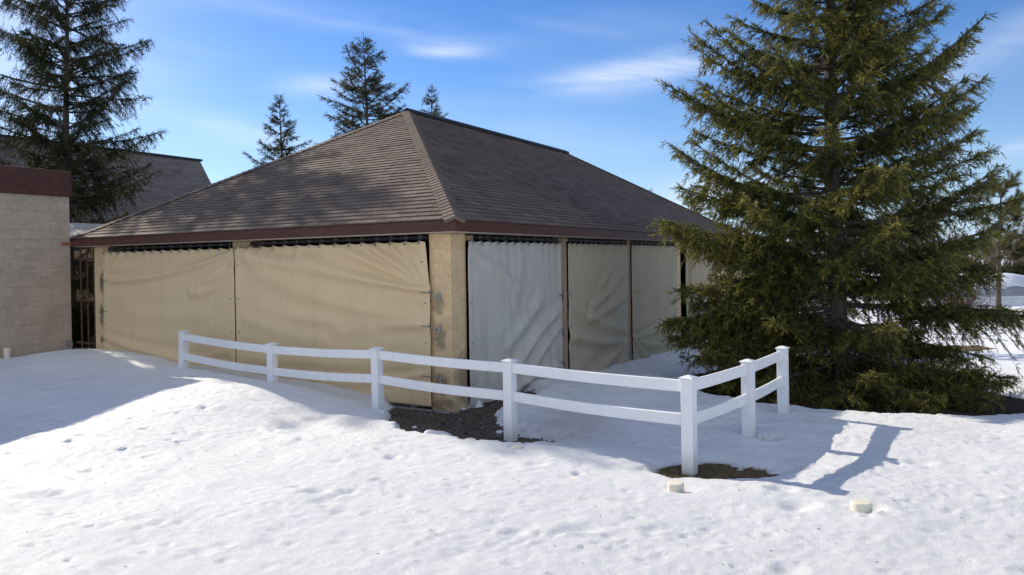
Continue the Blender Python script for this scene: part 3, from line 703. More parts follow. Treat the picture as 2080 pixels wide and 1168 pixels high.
# ------------------------------------------------------------------ gravel stones and dead grass
def stones():
    r = np.random.default_rng(3); N_ = 6000; P = r.uniform((-2.2, 8.4), (1.4, 13.5), (N_, 2))
    keep = poly_sd(P[:, 0], P[:, 1], GRAVEL_POLY) < .12; P = P[keep]; n = len(P)
    s = r.uniform(.006, .022, n)*(1+(r.random(n) < .05)*.8)
    octv = np.array([(1, 0, 0), (-1, 0, 0), (0, 1, 0), (0, -1, 0), (0, 0, 1), (0, 0, -1)], float); octf = np.array([(0, 2, 4), (2, 1, 4), (1, 3, 4), (3, 0, 4), (2, 0, 5), (1, 2, 5), (3, 1, 5), (0, 3, 5)])
    th = r.uniform(0, 6.28, n); ca, sa = np.cos(th), np.sin(th)
    v = octv[None]*r.uniform(.6, 1.3, (n, 6, 1))*np.array([1, .8, .6]); x = v[..., 0]*ca[:, None]-v[..., 1]*sa[:, None]; y = v[..., 0]*sa[:, None]+v[..., 1]*ca[:, None]
    z0 = ground_z(P[:, 0], P[:, 1])+.012
    V = np.stack([x, y, v[..., 2]], 2)*s[:, None, None]+np.stack([P[:, 0], P[:, 1], z0], 1)[:, None]
    Ff = octf[None]+np.arange(n)[:, None, None]*6; tone = np.repeat(r.random(n), 8)
    setp(np_mesh('gravel', V.reshape(-1, 3), Ff.reshape(-1, 3), PEBBLE, tone=tone), 'grey gravel strip bared along the pavilion corner', 'gravel', kind='stuff')
def blades(name, areas, label, lmin, lmax, mat):
    r = np.random.default_rng(9); Vs = []
    for (x, y, rx, ry, n) in areas:
        a = r.uniform(0, 6.28, n); q = np.sqrt(r.random(n)); P = np.stack([x+rx*q*np.cos(a), y+ry*q*np.sin(a)], 1)
        z = ground_z(P[:, 0], P[:, 1])+.0; th = r.uniform(0, 6.28, n); l = r.uniform(lmin, lmax, n); lean = r.uniform(1.0, 1.65, n)
        b = np.stack([P[:, 0], P[:, 1], z], 1); w = np.stack([-np.sin(th), np.cos(th), 0*th], 1)*.0022; t = b+np.stack([np.cos(th)*l*np.sin(lean), np.sin(th)*l*np.sin(lean), l*np.cos(lean)+.01], 1)
        Vs.append(np.stack([b-w, b+w, t], 1))
    V = np.concatenate(Vs); n = len(V)
    setp(np_mesh(name, V.reshape(-1, 3), np.arange(n*3).reshape(n, 3), mat), label, 'grass', kind='stuff')
stones()
blades('dead_grass', [(2.05, 7.50, .6, .34, 3600), (13.4, 22.6, 1.8, 1.0, 2500), (2.98, 8.5, .2, .12, 300), (-.3, 8.9, .6, .3, 250)], 'matted brown dead grass in melted patches of the snow', .03, .09, STRAW)

# ------------------------------------------------------------------ conifers
def needles_template(n, r, spread=.9, ln=.20, wd=.045):
    """needle triangles on a shoot along +x of length 1"""
    q = (np.arange(n)+r.random(n))/n; th = np.arange(n)*2.4+r.uniform(0, .5, n); l = ln*(1-.35*q)*r.uniform(.8, 1.2, n)
    rad = np.stack([0*th, np.cos(th), np.sin(th)], 1); tang = np.stack([0*th, -np.sin(th), np.cos(th)], 1)
    b = np.stack([q, 0*q, 0*q], 1); t = b+rad*(l*spread)[:, None]+np.array([1, 0, 0])*(l*.75)[:, None]
    return np.stack([b-tang*wd*.5, b+tang*wd*.5, t], 1)            # n,3,3
def stamp(T, pos, dr, sc, r):
    """T (k,n,3,3) templates; pos, dr (m,3), sc (m,)"""
    m_ = len(pos); dr = dr/np.linalg.norm(dr, axis=1, keepdims=True)
    a = np.cross(dr, np.array([0, 0, 1.0])); a /= (np.linalg.norm(a, axis=1, keepdims=True)+1e-6); b = np.cross(dr, a)
    B = np.stack([dr, a, b], 2)                                     # columns
    idx = r.integers(0, len(T), m_); t = T[idx]*sc[:, None, None, None]
    V = np.einsum('mij,mnkj->mnki', B, t)+pos[:, None, None, :]
    return V.reshape(-1, 3), T.shape[1]
class Wood:
    def __init__(s): s.V = []; s.F = []; s.n = 0
    def tubes(s, P, rad, k=5):
        """P (m,q,3) many paths at once, rad (m,q)"""
        m_, q, _ = P.shape; d = np.gradient(P, axis=1); d /= np.linalg.norm(d, axis=2, keepdims=True)+1e-9
        ref = np.where(np.abs(d[..., 2:3]) > .9, np.array([1.0, 0, 0]), np.array([0, 0, 1.0])); a = np.cross(d, ref); a /= np.linalg.norm(a, axis=2, keepdims=True)+1e-9; b = np.cross(d, a)
        th = np.arange(k)*2*math.pi/k
        V = P[:, :, None]+rad[..., None, None]*(a[:, :, None]*np.cos(th)[None, None, :, None]+b[:, :, None]*np.sin(th)[None, None, :, None])
        i = np.arange(m_*q*k).reshape(m_, q, k); j = np.roll(i, -1, 2)
        Fq = np.stack([i[:, :-1], j[:, :-1], j[:, 1:], i[:, 1:]], -1).reshape(-1, 4)+s.n
        s.V.append(V.reshape(-1, 3)); s.F.append(Fq); s.n += m_*q*k
    def build(s, name, mat, parent): return np_mesh(name, np.concatenate(s.V), np.concatenate(s.F), mat, parent, smooth=True)

def spruce(name, loc, H, z_low, radius, seed, label, needle, group=None, whorl=.48, per=6, bl_step=.046, shoot_step=.028, nn=14, nd_len=.27, nd_wd=.11, sh_len=(.085, .155),
           trunk_r=.15, e_low=-.25, e_high=.45, extra=(), density=1.0, lean=(0, 0), cat='tree', twigs=0, gap=.0, shoot_gain=1.0, bare_in=.16, droop=.42, inner=2):
    r = np.random.default_rng(seed); root = empty(name, loc)
    setp(root, label, cat, group)
    T = np.stack([needles_template(nn, r, .9, nd_len, nd_wd) for _ in range(6)])
    trunk = Wood(); limbs = Wood(); SP, SD, SS, ST = [], [], [], []
    zz = np.linspace(-.5, H, 40); f = np.clip(zz/H, 0, 1)
    tx = lean[0]*f+.05*np.sin(f*7+seed); ty = lean[1]*f+.05*np.cos(f*6+seed)
    tp = np.stack([tx, ty, zz], 1); tr = trunk_r*(1-f)**.85+.006; tr[zz < .3] *= 1.25
    trunk.tubes(tp[None], tr[None], 12)
    def axis_at(z): return np.array([np.interp(z, zz, tx), np.interp(z, zz, ty), z])
    L = []
    z = z_low
    while z < H-.15:
        fz = z/H; R_ = radius(z); n = max(3, int(round(per*r.uniform(.75, 1.25)))); ph = r.uniform(0, 6.28)
        for k in range(n):
            if r.random() < gap: continue
            L.append((z+r.uniform(-.12, .12), ph+k*6.283/n+r.uniform(-.3, .3), R_*r.uniform(.62, 1.12)))
        for k in range(inner): L.append((z+whorl*r.uniform(.2, .8), r.uniform(0, 6.28), R_*r.uniform(.30, .72)))
        z += whorl*r.uniform(.8, 1.2)*(1 if fz < .75 else .75)
    L2 = [(z_, p_, l_, None, None) for z_, p_, l_ in L]+list(extra)
    for z_, ph, ln, a_, b_ in L2:
        if ln < .06: continue
        fz = np.clip(z_/H, 0, 1); q = np.linspace(0, 1, 12)
        a = (e_low+(e_high-e_low)*fz**.8+r.normal(0, .09)) if a_ is None else a_
        b = (.20*(1-fz)+.06+r.normal(0, .06)) if b_ is None else b_
        if a_ is None and fz > .8: a += (fz-.8)*2.2
        hd = np.array([math.cos(ph), math.sin(ph), 0]); sd = np.array([-hd[1], hd[0], 0]); wob = r.normal(0, .05)*ln
        P = axis_at(z_)+hd*(ln*q)[:, None]+np.array([0, 0, 1])*(ln*(a*q+b*q**2.2))[:, None]+sd*(wob*np.sin(q*3))[:, None]
        limbs.tubes(P[None], (.006+(.012*ln+.004)*(1-q))[None], 5)
        nb = max(3, int(ln/bl_step*density)); qb = np.sort(r.uniform(bare_in, 1.0, nb)**.85); qb[-1] = 1.0
        Pb = np.stack([np.interp(qb, q, P[:, i]) for i in range(3)], 1); tg = np.gradient(P, axis=0); tgb = np.stack([np.interp(qb, q, tg[:, i]) for i in range(3)], 1); tgb /= np.linalg.norm(tgb, axis=1, keepdims=True)
        side = np.where(np.arange(nb) % 2 == 0, 1.0, -1.0); lb = (np.minimum(.38*(1-qb)*ln+.13, .15+.22*ln**.7))*r.uniform(.55, 1.2, nb)
        lb *= np.clip((qb-bare_in*.4)/.25, .35, 1)
        sv_ = np.cross(tgb, np.array([0, 0, 1.0])); sv_ /= np.linalg.norm(sv_, axis=1, keepdims=True)
        ang = r.uniform(.75, 1.15, nb); ang[-1] = .05
        db = tgb*np.cos(ang)[:, None]+sv_*(side*np.sin(ang))[:, None]+np.array([0, 0, 1])*r.normal(-.26, .34, nb)[:, None]
        qq = np.linspace(0, 1, 4); dro = droop*r.uniform(.5, 1.6, nb)
        PB = Pb[:, None]+db[:, None]*(lb[:, None]*qq)[..., None]-np.array([0, 0, 1])*((lb*dro)[:, None]*qq**2)[..., None]
        limbs.tubes(PB, (.0045*(1-qq*.6))[None]*np.ones((nb, 1)), 3)
        ns = np.maximum(2, (lb/shoot_step*shoot_gain).astype(int)); rep = np.repeat(np.arange(nb), ns); m_ = len(rep)
        u = r.random(m_)**.75; u0 = np.clip(u*3, 0, 2.999); i0 = u0.astype(int); fr = (u0-i0)[:, None]
        pos = PB[rep, i0]*(1-fr)+PB[rep, i0+1]*fr; td = PB[rep, i0+1]-PB[rep, i0]; td /= np.linalg.norm(td, axis=1, keepdims=True)+1e-9
        s2 = np.cross(td, np.array([0, 0, 1.0])); s2 /= np.linalg.norm(s2, axis=1, keepdims=True)+1e-9
        an = r.uniform(-.95, .95, m_); dd = td*np.cos(an)[:, None]+s2*np.sin(an)[:, None]+np.array([0, 0, 1])*r.normal(-.04, .45, m_)[:, None]
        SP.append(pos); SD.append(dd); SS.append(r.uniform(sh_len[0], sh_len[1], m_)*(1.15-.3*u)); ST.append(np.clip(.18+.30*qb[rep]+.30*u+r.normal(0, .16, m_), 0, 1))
        # brush along the limb itself
        k = max(2, int(ln*.75/(shoot_step*.55))); qk = r.uniform(max(.3, bare_in), 1, k); pk = np.stack([np.interp(qk, q, P[:, i]) for i in range(3)], 1); tk = np.stack([np.interp(qk, q, tg[:, i]) for i in range(3)], 1); tk /= np.linalg.norm(tk, axis=1, keepdims=True)
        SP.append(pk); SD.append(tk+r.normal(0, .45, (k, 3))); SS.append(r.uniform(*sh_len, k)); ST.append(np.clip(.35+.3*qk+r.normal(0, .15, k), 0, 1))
    # leader
    k = 14; zl = np.linspace(H-.6, H, k); SP.append(np.stack([axis_at(v) for v in zl])); SD.append(np.array([0, 0, 1])+r.normal(0, .35, (k, 3))); SS.append(np.full(k, .10)); ST.append(np.full(k, .5))
    pos = np.concatenate(SP); dr = np.concatenate(SD); sc = np.concatenate(SS); tn = np.concatenate(ST)
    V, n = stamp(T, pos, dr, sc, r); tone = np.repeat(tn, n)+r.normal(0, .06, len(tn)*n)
    np_mesh('crown', V, np.arange(len(V)).reshape(-1, 3), needle, root, tone=np.clip(tone, 0, 1))
    trunk.build('trunk', BARK, root); limbs.build('branches', BARK, root)
    if twigs:
        tw = Wood(); n = twigs; z_ = r.uniform(.2, H*.55, n); ph = r.uniform(0, 6.28, n); l = r.uniform(.3, 1.1, n)*np.clip(radius(1.0)*.5, .3, 2); q = np.linspace(0, 1, 5)
        st = np.stack([axis_at(v) for v in z_]); hd = np.stack([np.cos(ph), np.sin(ph), 0*ph], 1)
        P = st[:, None]+hd[:, None]*(l[:, None]*q)[..., None]+np.array([0, 0, 1])*((l*r.uniform(-.5, .1, n))[:, None]*q)[..., None]+r.normal(0, .03, (n, 5, 3))*q[None, :, None]
        tw.tubes(P, (.007*(1-q*.7))[None]*np.ones((n, 1)), 4)
        # side twiglets
        i = r.integers(0, n, n*4); a = r.uniform(.3, .95, n*4); p0 = P[i, np.minimum((a*4).astype(int), 3)]; d = r.normal(0, 1, (n*4, 3))*np.array([1, 1, .5])*.16; qq = np.linspace(0, 1, 3)
        tw.tubes(p0[:, None]+d[:, None]*qq[None, :, None], (.0035*(1-qq*.6))[None]*np.ones((n*4, 1)), 3)
        tw.build('dead_twigs', TWIG, root)
    return root, len(V)//3

gzt = gz(*TREE)
def ext(side, z_tip, reach, z_base, depth=0.0):
    """limb that ends at a known height and reach; side -1 left, +1 right as seen from the front"""
    rise = (z_tip-z_base)/reach
    return (z_base, (math.pi if side < 0 else 0)+(-side)*depth, reach, rise*.35, rise*.65)
big_extra = []
for side, zt, rc, zb in ((-1, 6.3, 2.5, 5.0), (-1, 5.4, 3.0, 4.1), (-1, 4.3, 2.95, 3.1), (-1, 3.5, 2.75, 2.9), (-1, 2.85, 3.25, 2.35), (-1, 1.65, 2.9, 1.75), (-1, 1.05, 3.1, 1.3), (-1, .75, 3.0, 1.0), (-1, .45, 2.7, .7), (-1, 1.4, 2.6, 1.5), (-1, 2.6, 2.7, 2.2), (-1, 1.7, 2.3, 2.0),
                         (1, 6.7, 2.1, 5.6), (1, 6.25, 2.6, 4.9), (1, 5.4, 2.75, 4.2), (1, 4.4, 2.6, 3.5), (1, 3.8, 2.95, 2.6), (1, 2.6, 2.9, 2.1), (1, 1.15, 3.6, 1.35), (1, .35, 2.7, .8), (1, 1.9, 2.9, 1.7)):
    for dd in (-.22, .12, ): big_extra.append(ext(side, zt-gzt+random.uniform(-.12, .12), rc*random.uniform(.86, 1.0), zb-gzt, dd+random.uniform(-.1, .1)))
    big_extra.append(ext(side, zt-gzt, rc, zb-gzt, 0))
rx_ = np.random.default_rng(77)
for k in range(34): big_extra.append((rx_.uniform(.15, .65), k*6.283/17+rx_.uniform(-.15, .15), rx_.uniform(2.0, 2.75), rx_.uniform(-.26, -.10), rx_.uniform(.0, .12)))
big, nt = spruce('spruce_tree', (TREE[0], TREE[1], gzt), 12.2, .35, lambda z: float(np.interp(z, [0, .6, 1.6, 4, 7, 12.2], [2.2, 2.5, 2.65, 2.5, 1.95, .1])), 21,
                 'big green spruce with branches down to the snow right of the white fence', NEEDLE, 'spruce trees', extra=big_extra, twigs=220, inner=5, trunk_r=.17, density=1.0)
print('big spruce faces', nt)
lt = (-14.76, 24.0)
left_t, nt = spruce('spruce_tree', (lt[0], lt[1], 0), 13.3, 1.7, lambda z: float(np.interp(z, [0, 3.3, 7.8, 10.9, 12.3, 13.3], [2.8, 3.0, 2.85, 2.3, 1.1, .1])), 33,
                 'tall dark spruce behind the grey block building, sky showing through its crown', NEEDLE_D, 'spruce trees', whorl=.52, per=6, bl_step=.058, shoot_step=.034, nn=12, nd_len=.22, nd_wd=.10, sh_len=(.12, .22), trunk_r=.17, e_low=-.15, e_high=.30, gap=.10, droop=.8)
print(nt)
spruce('spruce_tree', (-22.5, 28.5, 0), 10.2, .8, lambda z: float(np.interp(z, [0, 5, 10.2], [3.2, 2.6, .1])), 35, 'dark lower spruce at the left edge behind the tall spruce', NEEDLE_D, 'spruce trees', whorl=.5, per=6, bl_step=.10, shoot_step=.08, nn=10, nd_len=.24, nd_wd=.09, sh_len=(.11, .2), gap=.05, droop=.5)
def far_spruce(px, d, ytop, base_r, seed, label, gap=.12, el=.32, slim=1.0):
    x = (px-1040)/1460*d; hor = 521-(px-1040)*.0154; top = CAM_H+(hor-ytop)/1460*d
    return spruce('spruce_tree', (x, d, 0), top, 2.0, lambda z: float(np.interp(z, [0, top-4.2, top-2, top-.8, top], [base_r*1.35, base_r*1.3, base_r*.66*slim, base_r*.24*slim, .04])), seed, label, NEEDLE_F, 'spruce trees', whorl=.46, per=5, bl_step=.065, shoot_step=.032, nn=11,
                  nd_len=.22, nd_wd=.11, sh_len=(.12, .20), trunk_r=.14, e_low=.10, e_high=el, gap=gap, droop=.15)
far_spruce(748, 30, 62, 1.75, 41, 'tallest spruce top rising over the pavilion roof left of its peak')
far_spruce(577, 33, 192, 1.45, 42, 'narrow spruce top over the lower left part of the pavilion roof')
far_spruce(884, 34, 168, 1.15, 43, 'small spruce top peeping over the right side of the roof peak', .2)
far_spruce(1407, 44, 368, 1.6, 44, 'distant spruce between the pavilion roof and the big spruce', .05)
far_spruce(1322, 70, 381, 1.4, 45, 'tiny far spruce tip just over the pavilion roof edge')
spruce('spruce_tree', (9.6, 23.5, gz(9.6, 23.5)), 5.6, .3, lambda z: float(np.interp(z, [0, 3, 5.6], [1.9, 1.3, .1])), 47, 'smaller dark spruce standing behind the big spruce', NEEDLE_D, 'spruce trees', whorl=.4, per=6, bl_step=.09, shoot_step=.07, nn=10, nd_len=.22, nd_wd=.09, sh_len=(.10, .17))

# pine with tufted twigs at the right
def pine(name, loc, H, seed, label, crown_lo, rad, nl=44, lean=.2):
    r = np.random.default_rng(seed); root = setp(empty(name, loc), label, 'tree', 'pine trees'); w = Wood()
    T = np.stack([needles_template(34, r, 1.2, .75, .085) for _ in range(5)]); zz = np.linspace(-.3, H, 20); f = np.clip(zz/H, 0, 1); tx = lean*f*f
    w.tubes(np.stack([tx, 0*tx, zz], 1)[None], (.115*(1-f)**.8+.012)[None], 10); SP, SD = [], []
    lb = Wood()
    for k in range(nl):
        z = crown_lo+(H-crown_lo)*r.random()**.9; ph = r.uniform(0, 6.28); l = rad*(1-.6*(z-crown_lo)/(H-crown_lo))*r.uniform(.5, 1.1); q = np.linspace(0, 1, 7)
        hd = np.array([math.cos(ph), math.sin(ph), 0]); P = np.array([np.interp(z, zz, tx), 0, z])+hd*(l*q)[:, None]+np.array([0, 0, 1])*(l*(.12*q+.45*q**2))[:, None]+r.normal(0, .03, (7, 3))*q[:, None]
        lb.tubes(P[None], (.022*(1-q*.7))[None], 5)
        nt_ = int(5+l*5); qb = r.uniform(.35, 1, nt_); pb = np.stack([np.interp(qb, q, P[:, i]) for i in range(3)], 1); d = hd+r.normal(0, .7, (nt_, 3))+np.array([0, 0, .55]); e = pb+d*r.uniform(.12, .3, nt_)[:, None]
        qq = np.linspace(0, 1, 3); lb.tubes(pb[:, None]+(e-pb)[:, None]*qq[None, :, None], np.full((nt_, 3), .007), 3)
        SP.append(e-d*.06); SD.append(d); 
        SP.append(e-d*.12); SD.append(d+r.normal(0, .3, d.shape))
    SP = np.concatenate(SP); SD = np.concatenate(SD); V, n = stamp(T, SP, SD, r.uniform(.17, .27, len(SP)), r)
    np_mesh('crown', V, np.arange(len(V)).reshape(-1, 3), NEEDLE_P, root, tone=np.clip(np.repeat(r.normal(.5, .2, len(SP)), n), 0, 1))
    w.build('trunk', BARK, root); lb.build('branches', BARK, root); return root
px_d = 31.0
pine('pine_tree', ((2027-1040)/1460*px_d, px_d, gz((2027-1040)/1460*px_d, px_d)), 5.9, 61, 'thin young pine with tufted twigs at the right edge', 2.3, 1.6, 30)
pine('pine_tree', (32.0, 41, -.75), 4.6, 62, 'bushier pine at the right edge behind the thin young pine', .8, 1.9, 40)

# ------------------------------------------------------------------ grey block building at the left, gate, things in the passage
E_ = (-9.83, 16.0)
blk = empty('block_building', (E_[0], E_[1], 0), PRZ)
setp(blk, 'grey tan block building with flat roof and maroon top band at the left edge', 'building')
mb = MB(); mb.box((-9, 0, -.5), (0, 8, 3.80)); mb.build('wall', BLOCK_GREY, blk)
mb = MB(); mb.box((-9.04, -.04, 3.801), (.04, 8.04, 4.37)); mb.build('roof_band', MAROON, blk, bevel=.01)
mb = MB(); mb.box((-.24, -.045, .05), (.0, -.002, .30)); mb.build('broken_block', CONCRETE, blk, bevel=.015)
mb = MB(); mb.box((-.12, -.04, .45), (-.0, -.002, .62)); mb.build('broken_block', CONCRETE, blk, bevel=.015)
gate = empty('iron_gate', (-9.45, 15.95, 0), math.atan2(W[1], W[0]))
setp(gate, 'narrow rusty iron gate between the block building and the pavilion', 'gate')
g = MB()
for x in (-.05, .22, -.32): g.tube([(x, 0, .1), (x, 0, 2.75)], .018, 8)
g.build('bars', RUST, gate)
g = MB()
for z in (.55, 1.5, 2.42): g.box((-.55, -.012, z-.02), (.45, .012, z+.02))
g.build('crossbars', RUST, gate)
# canopy behind
can = empty('canopy', (-11.9, 20.3, -.02), PRZ); setp(can, 'small cream canopy behind the left end of the pavilion roof', 'canopy')
mb = MB(); mb.add([(-1.5, -.9, 3.02), (1.6, -.9, 3.02), (1.6, .9, 3.50), (-1.5, .9, 3.50), (-1.5, -.9, 3.05), (1.6, -.9, 3.05), (1.6, .9, 3.53), (-1.5, .9, 3.53)], [(3, 2, 1, 0), (4, 5, 6, 7), (0, 1, 5, 4), (1, 2, 6, 5), (2, 3, 7, 6), (3, 0, 4, 7)]); mb.build('sheet', CANVAS_CREAM, can)
mb = MB()
for x in (-1.4, -.7, 0, .7, 1.4): mb.box((x-.03, -.88, 0), (x+.03, .88, .06), M=Matrix.Translation((0, 0, 3.22)) @ Matrix.Rotation(math.atan2(.48, 1.8), 4, 'X'))
mb.build('ribs', RUST, can)
mb = MB()
for x, y in ((-1.4, -.8), (1.5, -.8), (-1.4, .8), (1.5, .8)): mb.box((x-.04, y-.04, -.3), (x+.04, y+.04, 3.03+.48*(y+.9)/1.8))
mb.build('poles', WOODPOST, can)

# house behind
Rg = (-16.4, 38.0); hb = empty('house', (Rg[0], Rg[1], 0), PRZ)
setp(hb, 'house with grey brown shingle roof far behind the left spruce', 'house')
HZ = 7.7; dr_ = .70; Lh = 22; wv = 5.5
def hp(x, y, z): return Vector((x, y, z))
A = [hp(0, 0, HZ), hp(-Lh, 0, HZ), hp(-Lh, -wv, HZ-dr_*wv), hp(-.4*wv, -wv, HZ-dr_*wv), hp(-Lh, wv, HZ-dr_*wv), hp(-.4*wv, wv, HZ-dr_*wv)]
mb = MB(); mb.add(A, [(1, 2, 3, 0), (0, 5, 4, 1), (0, 3, 5)], .4); hro = mb.build('roof', SHINGLE_FAR, hb)
e = Vector((1, 0, 0)); up = Vector((0, wv, dr_*wv)); Ls = up.length; up.normalize()
shingle_slope('shingle_slope', A[2]+Vector((0, 0, .01)), e, up, e.cross(up), Lh-.4*wv, 0, -.4*wv, Ls, hro, SHINGLE_FAR, 71, .17, .5)
mb = MB(); mb.box((-Lh-.1, -.15, HZ-.02), (.06, .15, HZ+.09)); mb.build('ridge_cap', ROD, hro)
mb = MB(); mb.box((-Lh+.3, -wv+.5, -.5), (-.4*wv-.5, wv-.5, HZ-dr_*(wv-.5)-.1)); mb.build('wall', BLOCK, hb)

def leaf_shrub(name, loc, rad, n, mat, label, seed, cat='shrub', size=.05):
    r = np.random.default_rng(seed); root = setp(empty(name, loc), label, cat); P = r.normal(0, 1, (n, 3)); P /= np.linalg.norm(P, axis=1, keepdims=True); P *= (r.random(n)**.4)[:, None]*np.array(rad)
    P *= (1+.35*np.sin(P[:, :1]*5+seed)*np.cos(P[:, 1:2]*6)); P[:, 2] += rad[2]
    T = np.stack([needles_template(8, r, 1.0, .5, .16) for _ in range(4)]); V, k = stamp(T, P, r.normal(0, 1, (n, 3)), r.uniform(size*.7, size*1.5, n), r)
    np_mesh('foliage', V, np.arange(len(V)).reshape(-1, 3), mat, root, tone=np.clip(np.repeat(r.normal(.4, .25, n), k), 0, 1))
    w = Wood(); m_ = 18; q = np.linspace(0, 1, 4); d = r.normal(0, .5, (m_, 3)); d[:, 2] = 1.2; w.tubes(d[:, None]*(np.array(rad).max()*q)[None, :, None], (.015*(1-q*.7))[None]*np.ones((m_, 1)), 4); w.build('stems', BARK, root); return root
leaf_shrub('evergreen_shrub', (-12.3, 20.3, 0), (1.1, .7, .68), 5200, NEEDLE_D, 'dark evergreen shrub seen through the iron gate', 81, size=.09)

# ------------------------------------------------------------------ things at the far right
def red_bush(loc, label, seed):
    r = np.random.default_rng(seed); root = setp(empty('red_twig_bush', loc), label, 'bush'); w = Wood(); n = 240; q = np.linspace(0, 1, 6)
    b = r.normal(0, .18, (n, 3)); b[:, 2] = -.1; d = r.normal(0, .5, (n, 3)); d[:, 2] = r.uniform(.8, 1.5, n); P = b[:, None]+d[:, None]*q[None, :, None]+r.normal(0, .05, (n, 6, 3))*q[None, :, None]; w.tubes(P, (.012*(1-q*.75))[None]*np.ones((n, 1)), 3)
    i = r.integers(0, n, 700); k = r.integers(2, 6, 700); p0 = P[i, k]; dd = r.normal(0, .2, (700, 3))+np.array([0, 0, .18]); qq = np.linspace(0, 1, 3); w.tubes(p0[:, None]+dd[:, None]*qq[None, :, None], (.006*(1-qq*.6))[None]*np.ones((700, 1)), 3)
    w.build('stems', REDTWIG, root)
red_bush((19.0, 30.5, -.72), 'leafless reddish twig bush left of the thin young pine', 91)

shl = empty('tarp_shelter', (33.0, 44.0, -1.05), R(4)); setp(shl, 'long low shelter under a grey tarp with snow on top at far right', 'shelter')
def tarp():
    nx, ny = 60, 24; u, v = np.meshgrid(np.linspace(-8, 12, nx), np.linspace(-1, 1, ny)); z = 1.9*(1-np.abs(v)**1.25)+.10*vnoise(u*.9, v*3, 5)+.10*np.cos(u*2.1)*(1-np.abs(v)); y = v*2.6
    V = np.stack([u.ravel(), y.ravel(), z.ravel()], 1); i = np.arange(nx*ny).reshape(ny, nx); Fq = np.stack([i[:-1, :-1].ravel(), i[:-1, 1:].ravel(), i[1:, 1:].ravel(), i[1:, :-1].ravel()], 1)
    np_mesh('tarp', V, Fq, TARP, shl, smooth=True)
    k = (np.abs(v) < .50); S = np.stack([u.ravel(), (y*.52).ravel(), (1.9*(1-np.abs(v*.52)**1.25)+.10*vnoise(u*.9, v*.52*3, 5)+.10*np.cos(u*2.1)*(1-np.abs(v*.52))+.07*(1-np.abs(v)**3)-.02+.05*vnoise(u*1.5, v*2, 9)).ravel()], 1); np_mesh('snow_cover', S, Fq, SNOW, shl, smooth=True)
tarp()
wf = empty('wire_fence', (31, 38.5, -.75), R(3)); setp(wf, 'thin wire fence with pale sheet along it in front of the grey tarp', 'fence')
mb = MB()
for k in range(11): mb.tube([(-9+k*1.9, 0, -.2), (-9+k*1.9, 0, 1.15)], .018, 6)
mb.build('stakes', ROD, wf)
mb = MB()
for z in (.5, .8, 1.08): mb.tube([(-9, 0, z), (10, 0, z)], .006, 4)
mb.build('wires', ROD, wf)
mb = MB()
for k in range(40):
    a0, a1 = -9+k*.475, -9+(k+1)*.475; w0, w1 = .05*math.sin(k*1.7), .05*math.sin((k+1)*1.7); mb.add([(a0, .06+w0, -.1), (a1, .06+w1, -.1), (a1, .06+w1, .62), (a0, .06+w0, .62), (a0, .10+w0, -.1), (a1, .10+w1, -.1), (a1, .10+w1, .62), (a0, .10+w0, .62)], [(0, 1, 2, 3), (7, 6, 5, 4), (3, 2, 6, 7)])
mb.build('sheet', WHITESHEET, wf)
def stake(x, y, h, label):
    m_ = MB(); m_.lathe([(.05, -.3), (.05, h*.75), (.07, h*.78), (.07, h), (.03, h+.02)], 14); o = m_.build('path_light', BLACKPL, None, loc=(x, y, sz(x, y))); setp(o, label, 'path light', 'path lights in the snow')
stake(15.6, 24.2, .26, 'short black path light by the bare grass patch'); stake(12.1, 18.6, .16, 'black path light sunk in snow right of the big spruce foot')

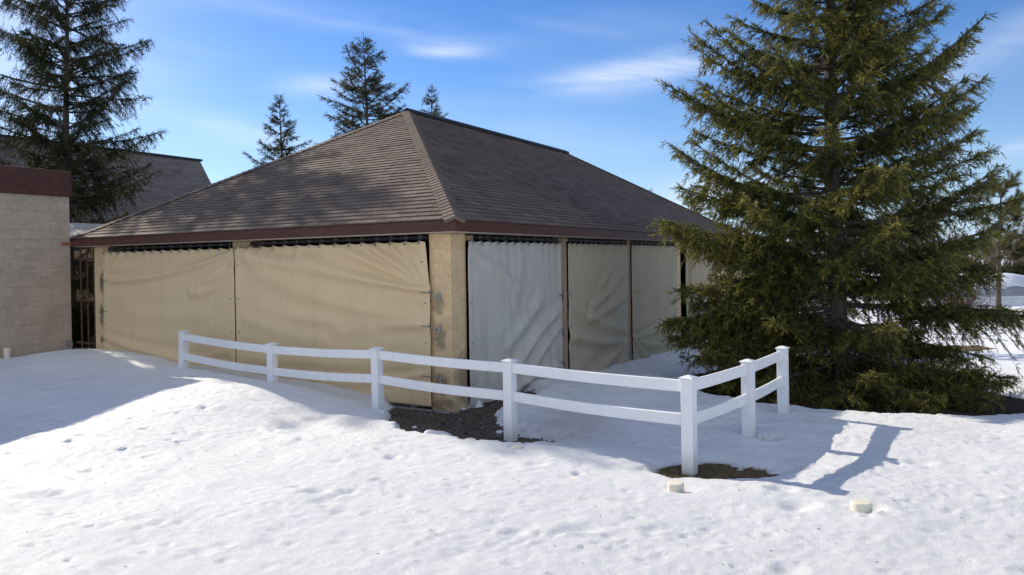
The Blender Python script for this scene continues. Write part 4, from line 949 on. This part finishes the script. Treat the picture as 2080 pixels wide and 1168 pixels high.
# far bare wood and undergrowth along the field
def treeline():
    r = np.random.default_rng(17); w = Wood(); n = 760; az = np.concatenate([r.uniform(R(-62), R(22), 260), r.uniform(R(22), R(60), 500)]); d = r.uniform(95, 150, n); x = np.sin(az)*d*1.15; y = np.cos(az)*d+10; h = r.uniform(4.0, 7.0, n); q = np.linspace(0, 1, 6)
    b = np.stack([x, y, np.full(n, -1.2)], 1); P = b[:, None]+np.array([0, 0, 1])*(h[:, None]*q)[..., None]+r.normal(0, .15, (n, 6, 3))*q[None, :, None]; w.tubes(P, (r.uniform(.07, .16, n)[:, None]*(1-.8*q)), 4)
    m_ = n*34; i = r.integers(0, n, m_); k = r.uniform(.22, 1, m_); p0 = b[i]+np.array([0, 0, 1])*(h[i]*k)[:, None]; th = r.uniform(0, 6.28, m_); l = r.uniform(.6, 2.0, m_)*(1.15-k*.7); dd = np.stack([np.cos(th)*l, np.sin(th)*l, l*r.uniform(.3, 1.1, m_)], 1); qq = np.linspace(0, 1, 4); P2 = p0[:, None]+dd[:, None]*qq[None, :, None]+r.normal(0, .10, (m_, 4, 3))*qq[None, :, None]; w.tubes(P2, (.035*(1-qq*.7))[None]*np.ones((m_, 1)), 3)
    j = r.integers(0, m_, m_*2); p3 = P2[j, r.integers(1, 4, m_*2)]; d3 = r.normal(0, .35, (m_*2, 3))+np.array([0, 0, .35]); qq = np.linspace(0, 1, 2); w.tubes(p3[:, None]+d3[:, None]*qq[None, :, None], (.018*(1-qq*.5))[None]*np.ones((m_*2, 1)), 3)
    o = w.build('far_wood', TREELINE, None); setp(o, 'bare brown wood along the far edge of the snowy field', 'wood', kind='stuff')
    # dark evergreen undergrowth at its foot
    n = 26000; az = np.concatenate([r.uniform(R(-60), R(18), 6000), r.uniform(R(18), R(48), 20000)]); d = r.uniform(86, 93, n); P = np.stack([np.sin(az)*d*1.15, np.cos(az)*d+10, -1.0+r.random(n)**1.6*(1.3+.9*np.sin(az*37)**2)], 1); T = np.stack([needles_template(8, r, 1.0, .6, .2) for _ in range(4)]); V, k = stamp(T, P, r.normal(0, 1, (n, 3)), r.uniform(.3, .8, n), r)
    o = np_mesh('undergrowth', V, np.arange(len(V)).reshape(-1, 3), NEEDLE_D, None, tone=np.clip(np.repeat(r.normal(.35, .2, n), k), 0, 1)); setp(o, 'dark low undergrowth at the foot of the far wood', 'undergrowth', kind='stuff')
treeline()

# fallen twigs and needles on the snow round the trees
def litter():
    r = np.random.default_rng(23); a = r.uniform(0, 6.28, 900); d = 2.6+np.abs(r.normal(0, 1.3, 900)); P = np.stack([TREE[0]+np.cos(a)*d, TREE[1]+np.sin(a)*d], 1)
    P = np.concatenate([P, np.stack([r.uniform(-6, 6, 160), r.uniform(4, 10, 160)], 1)]); P = P[P[:, 1] > 3.8]; n = len(P); z = snow_z(P[:, 0], P[:, 1])+.004
    th = r.uniform(0, 6.28, n); l = r.uniform(.008, .035, n); dd = np.stack([np.cos(th)*l, np.sin(th)*l, r.uniform(0, .3, n)*l], 1); q = np.array([0., 1.]); w = Wood(); b = np.stack([P[:, 0], P[:, 1], z], 1)
    w.tubes(b[:, None]+dd[:, None]*q[None, :, None], np.full((n, 2), .0022), 3); setp(w.build('twig_litter', TWIG, None), 'fallen brown twigs and needles scattered over the snow', 'twigs', kind='stuff')
litter()
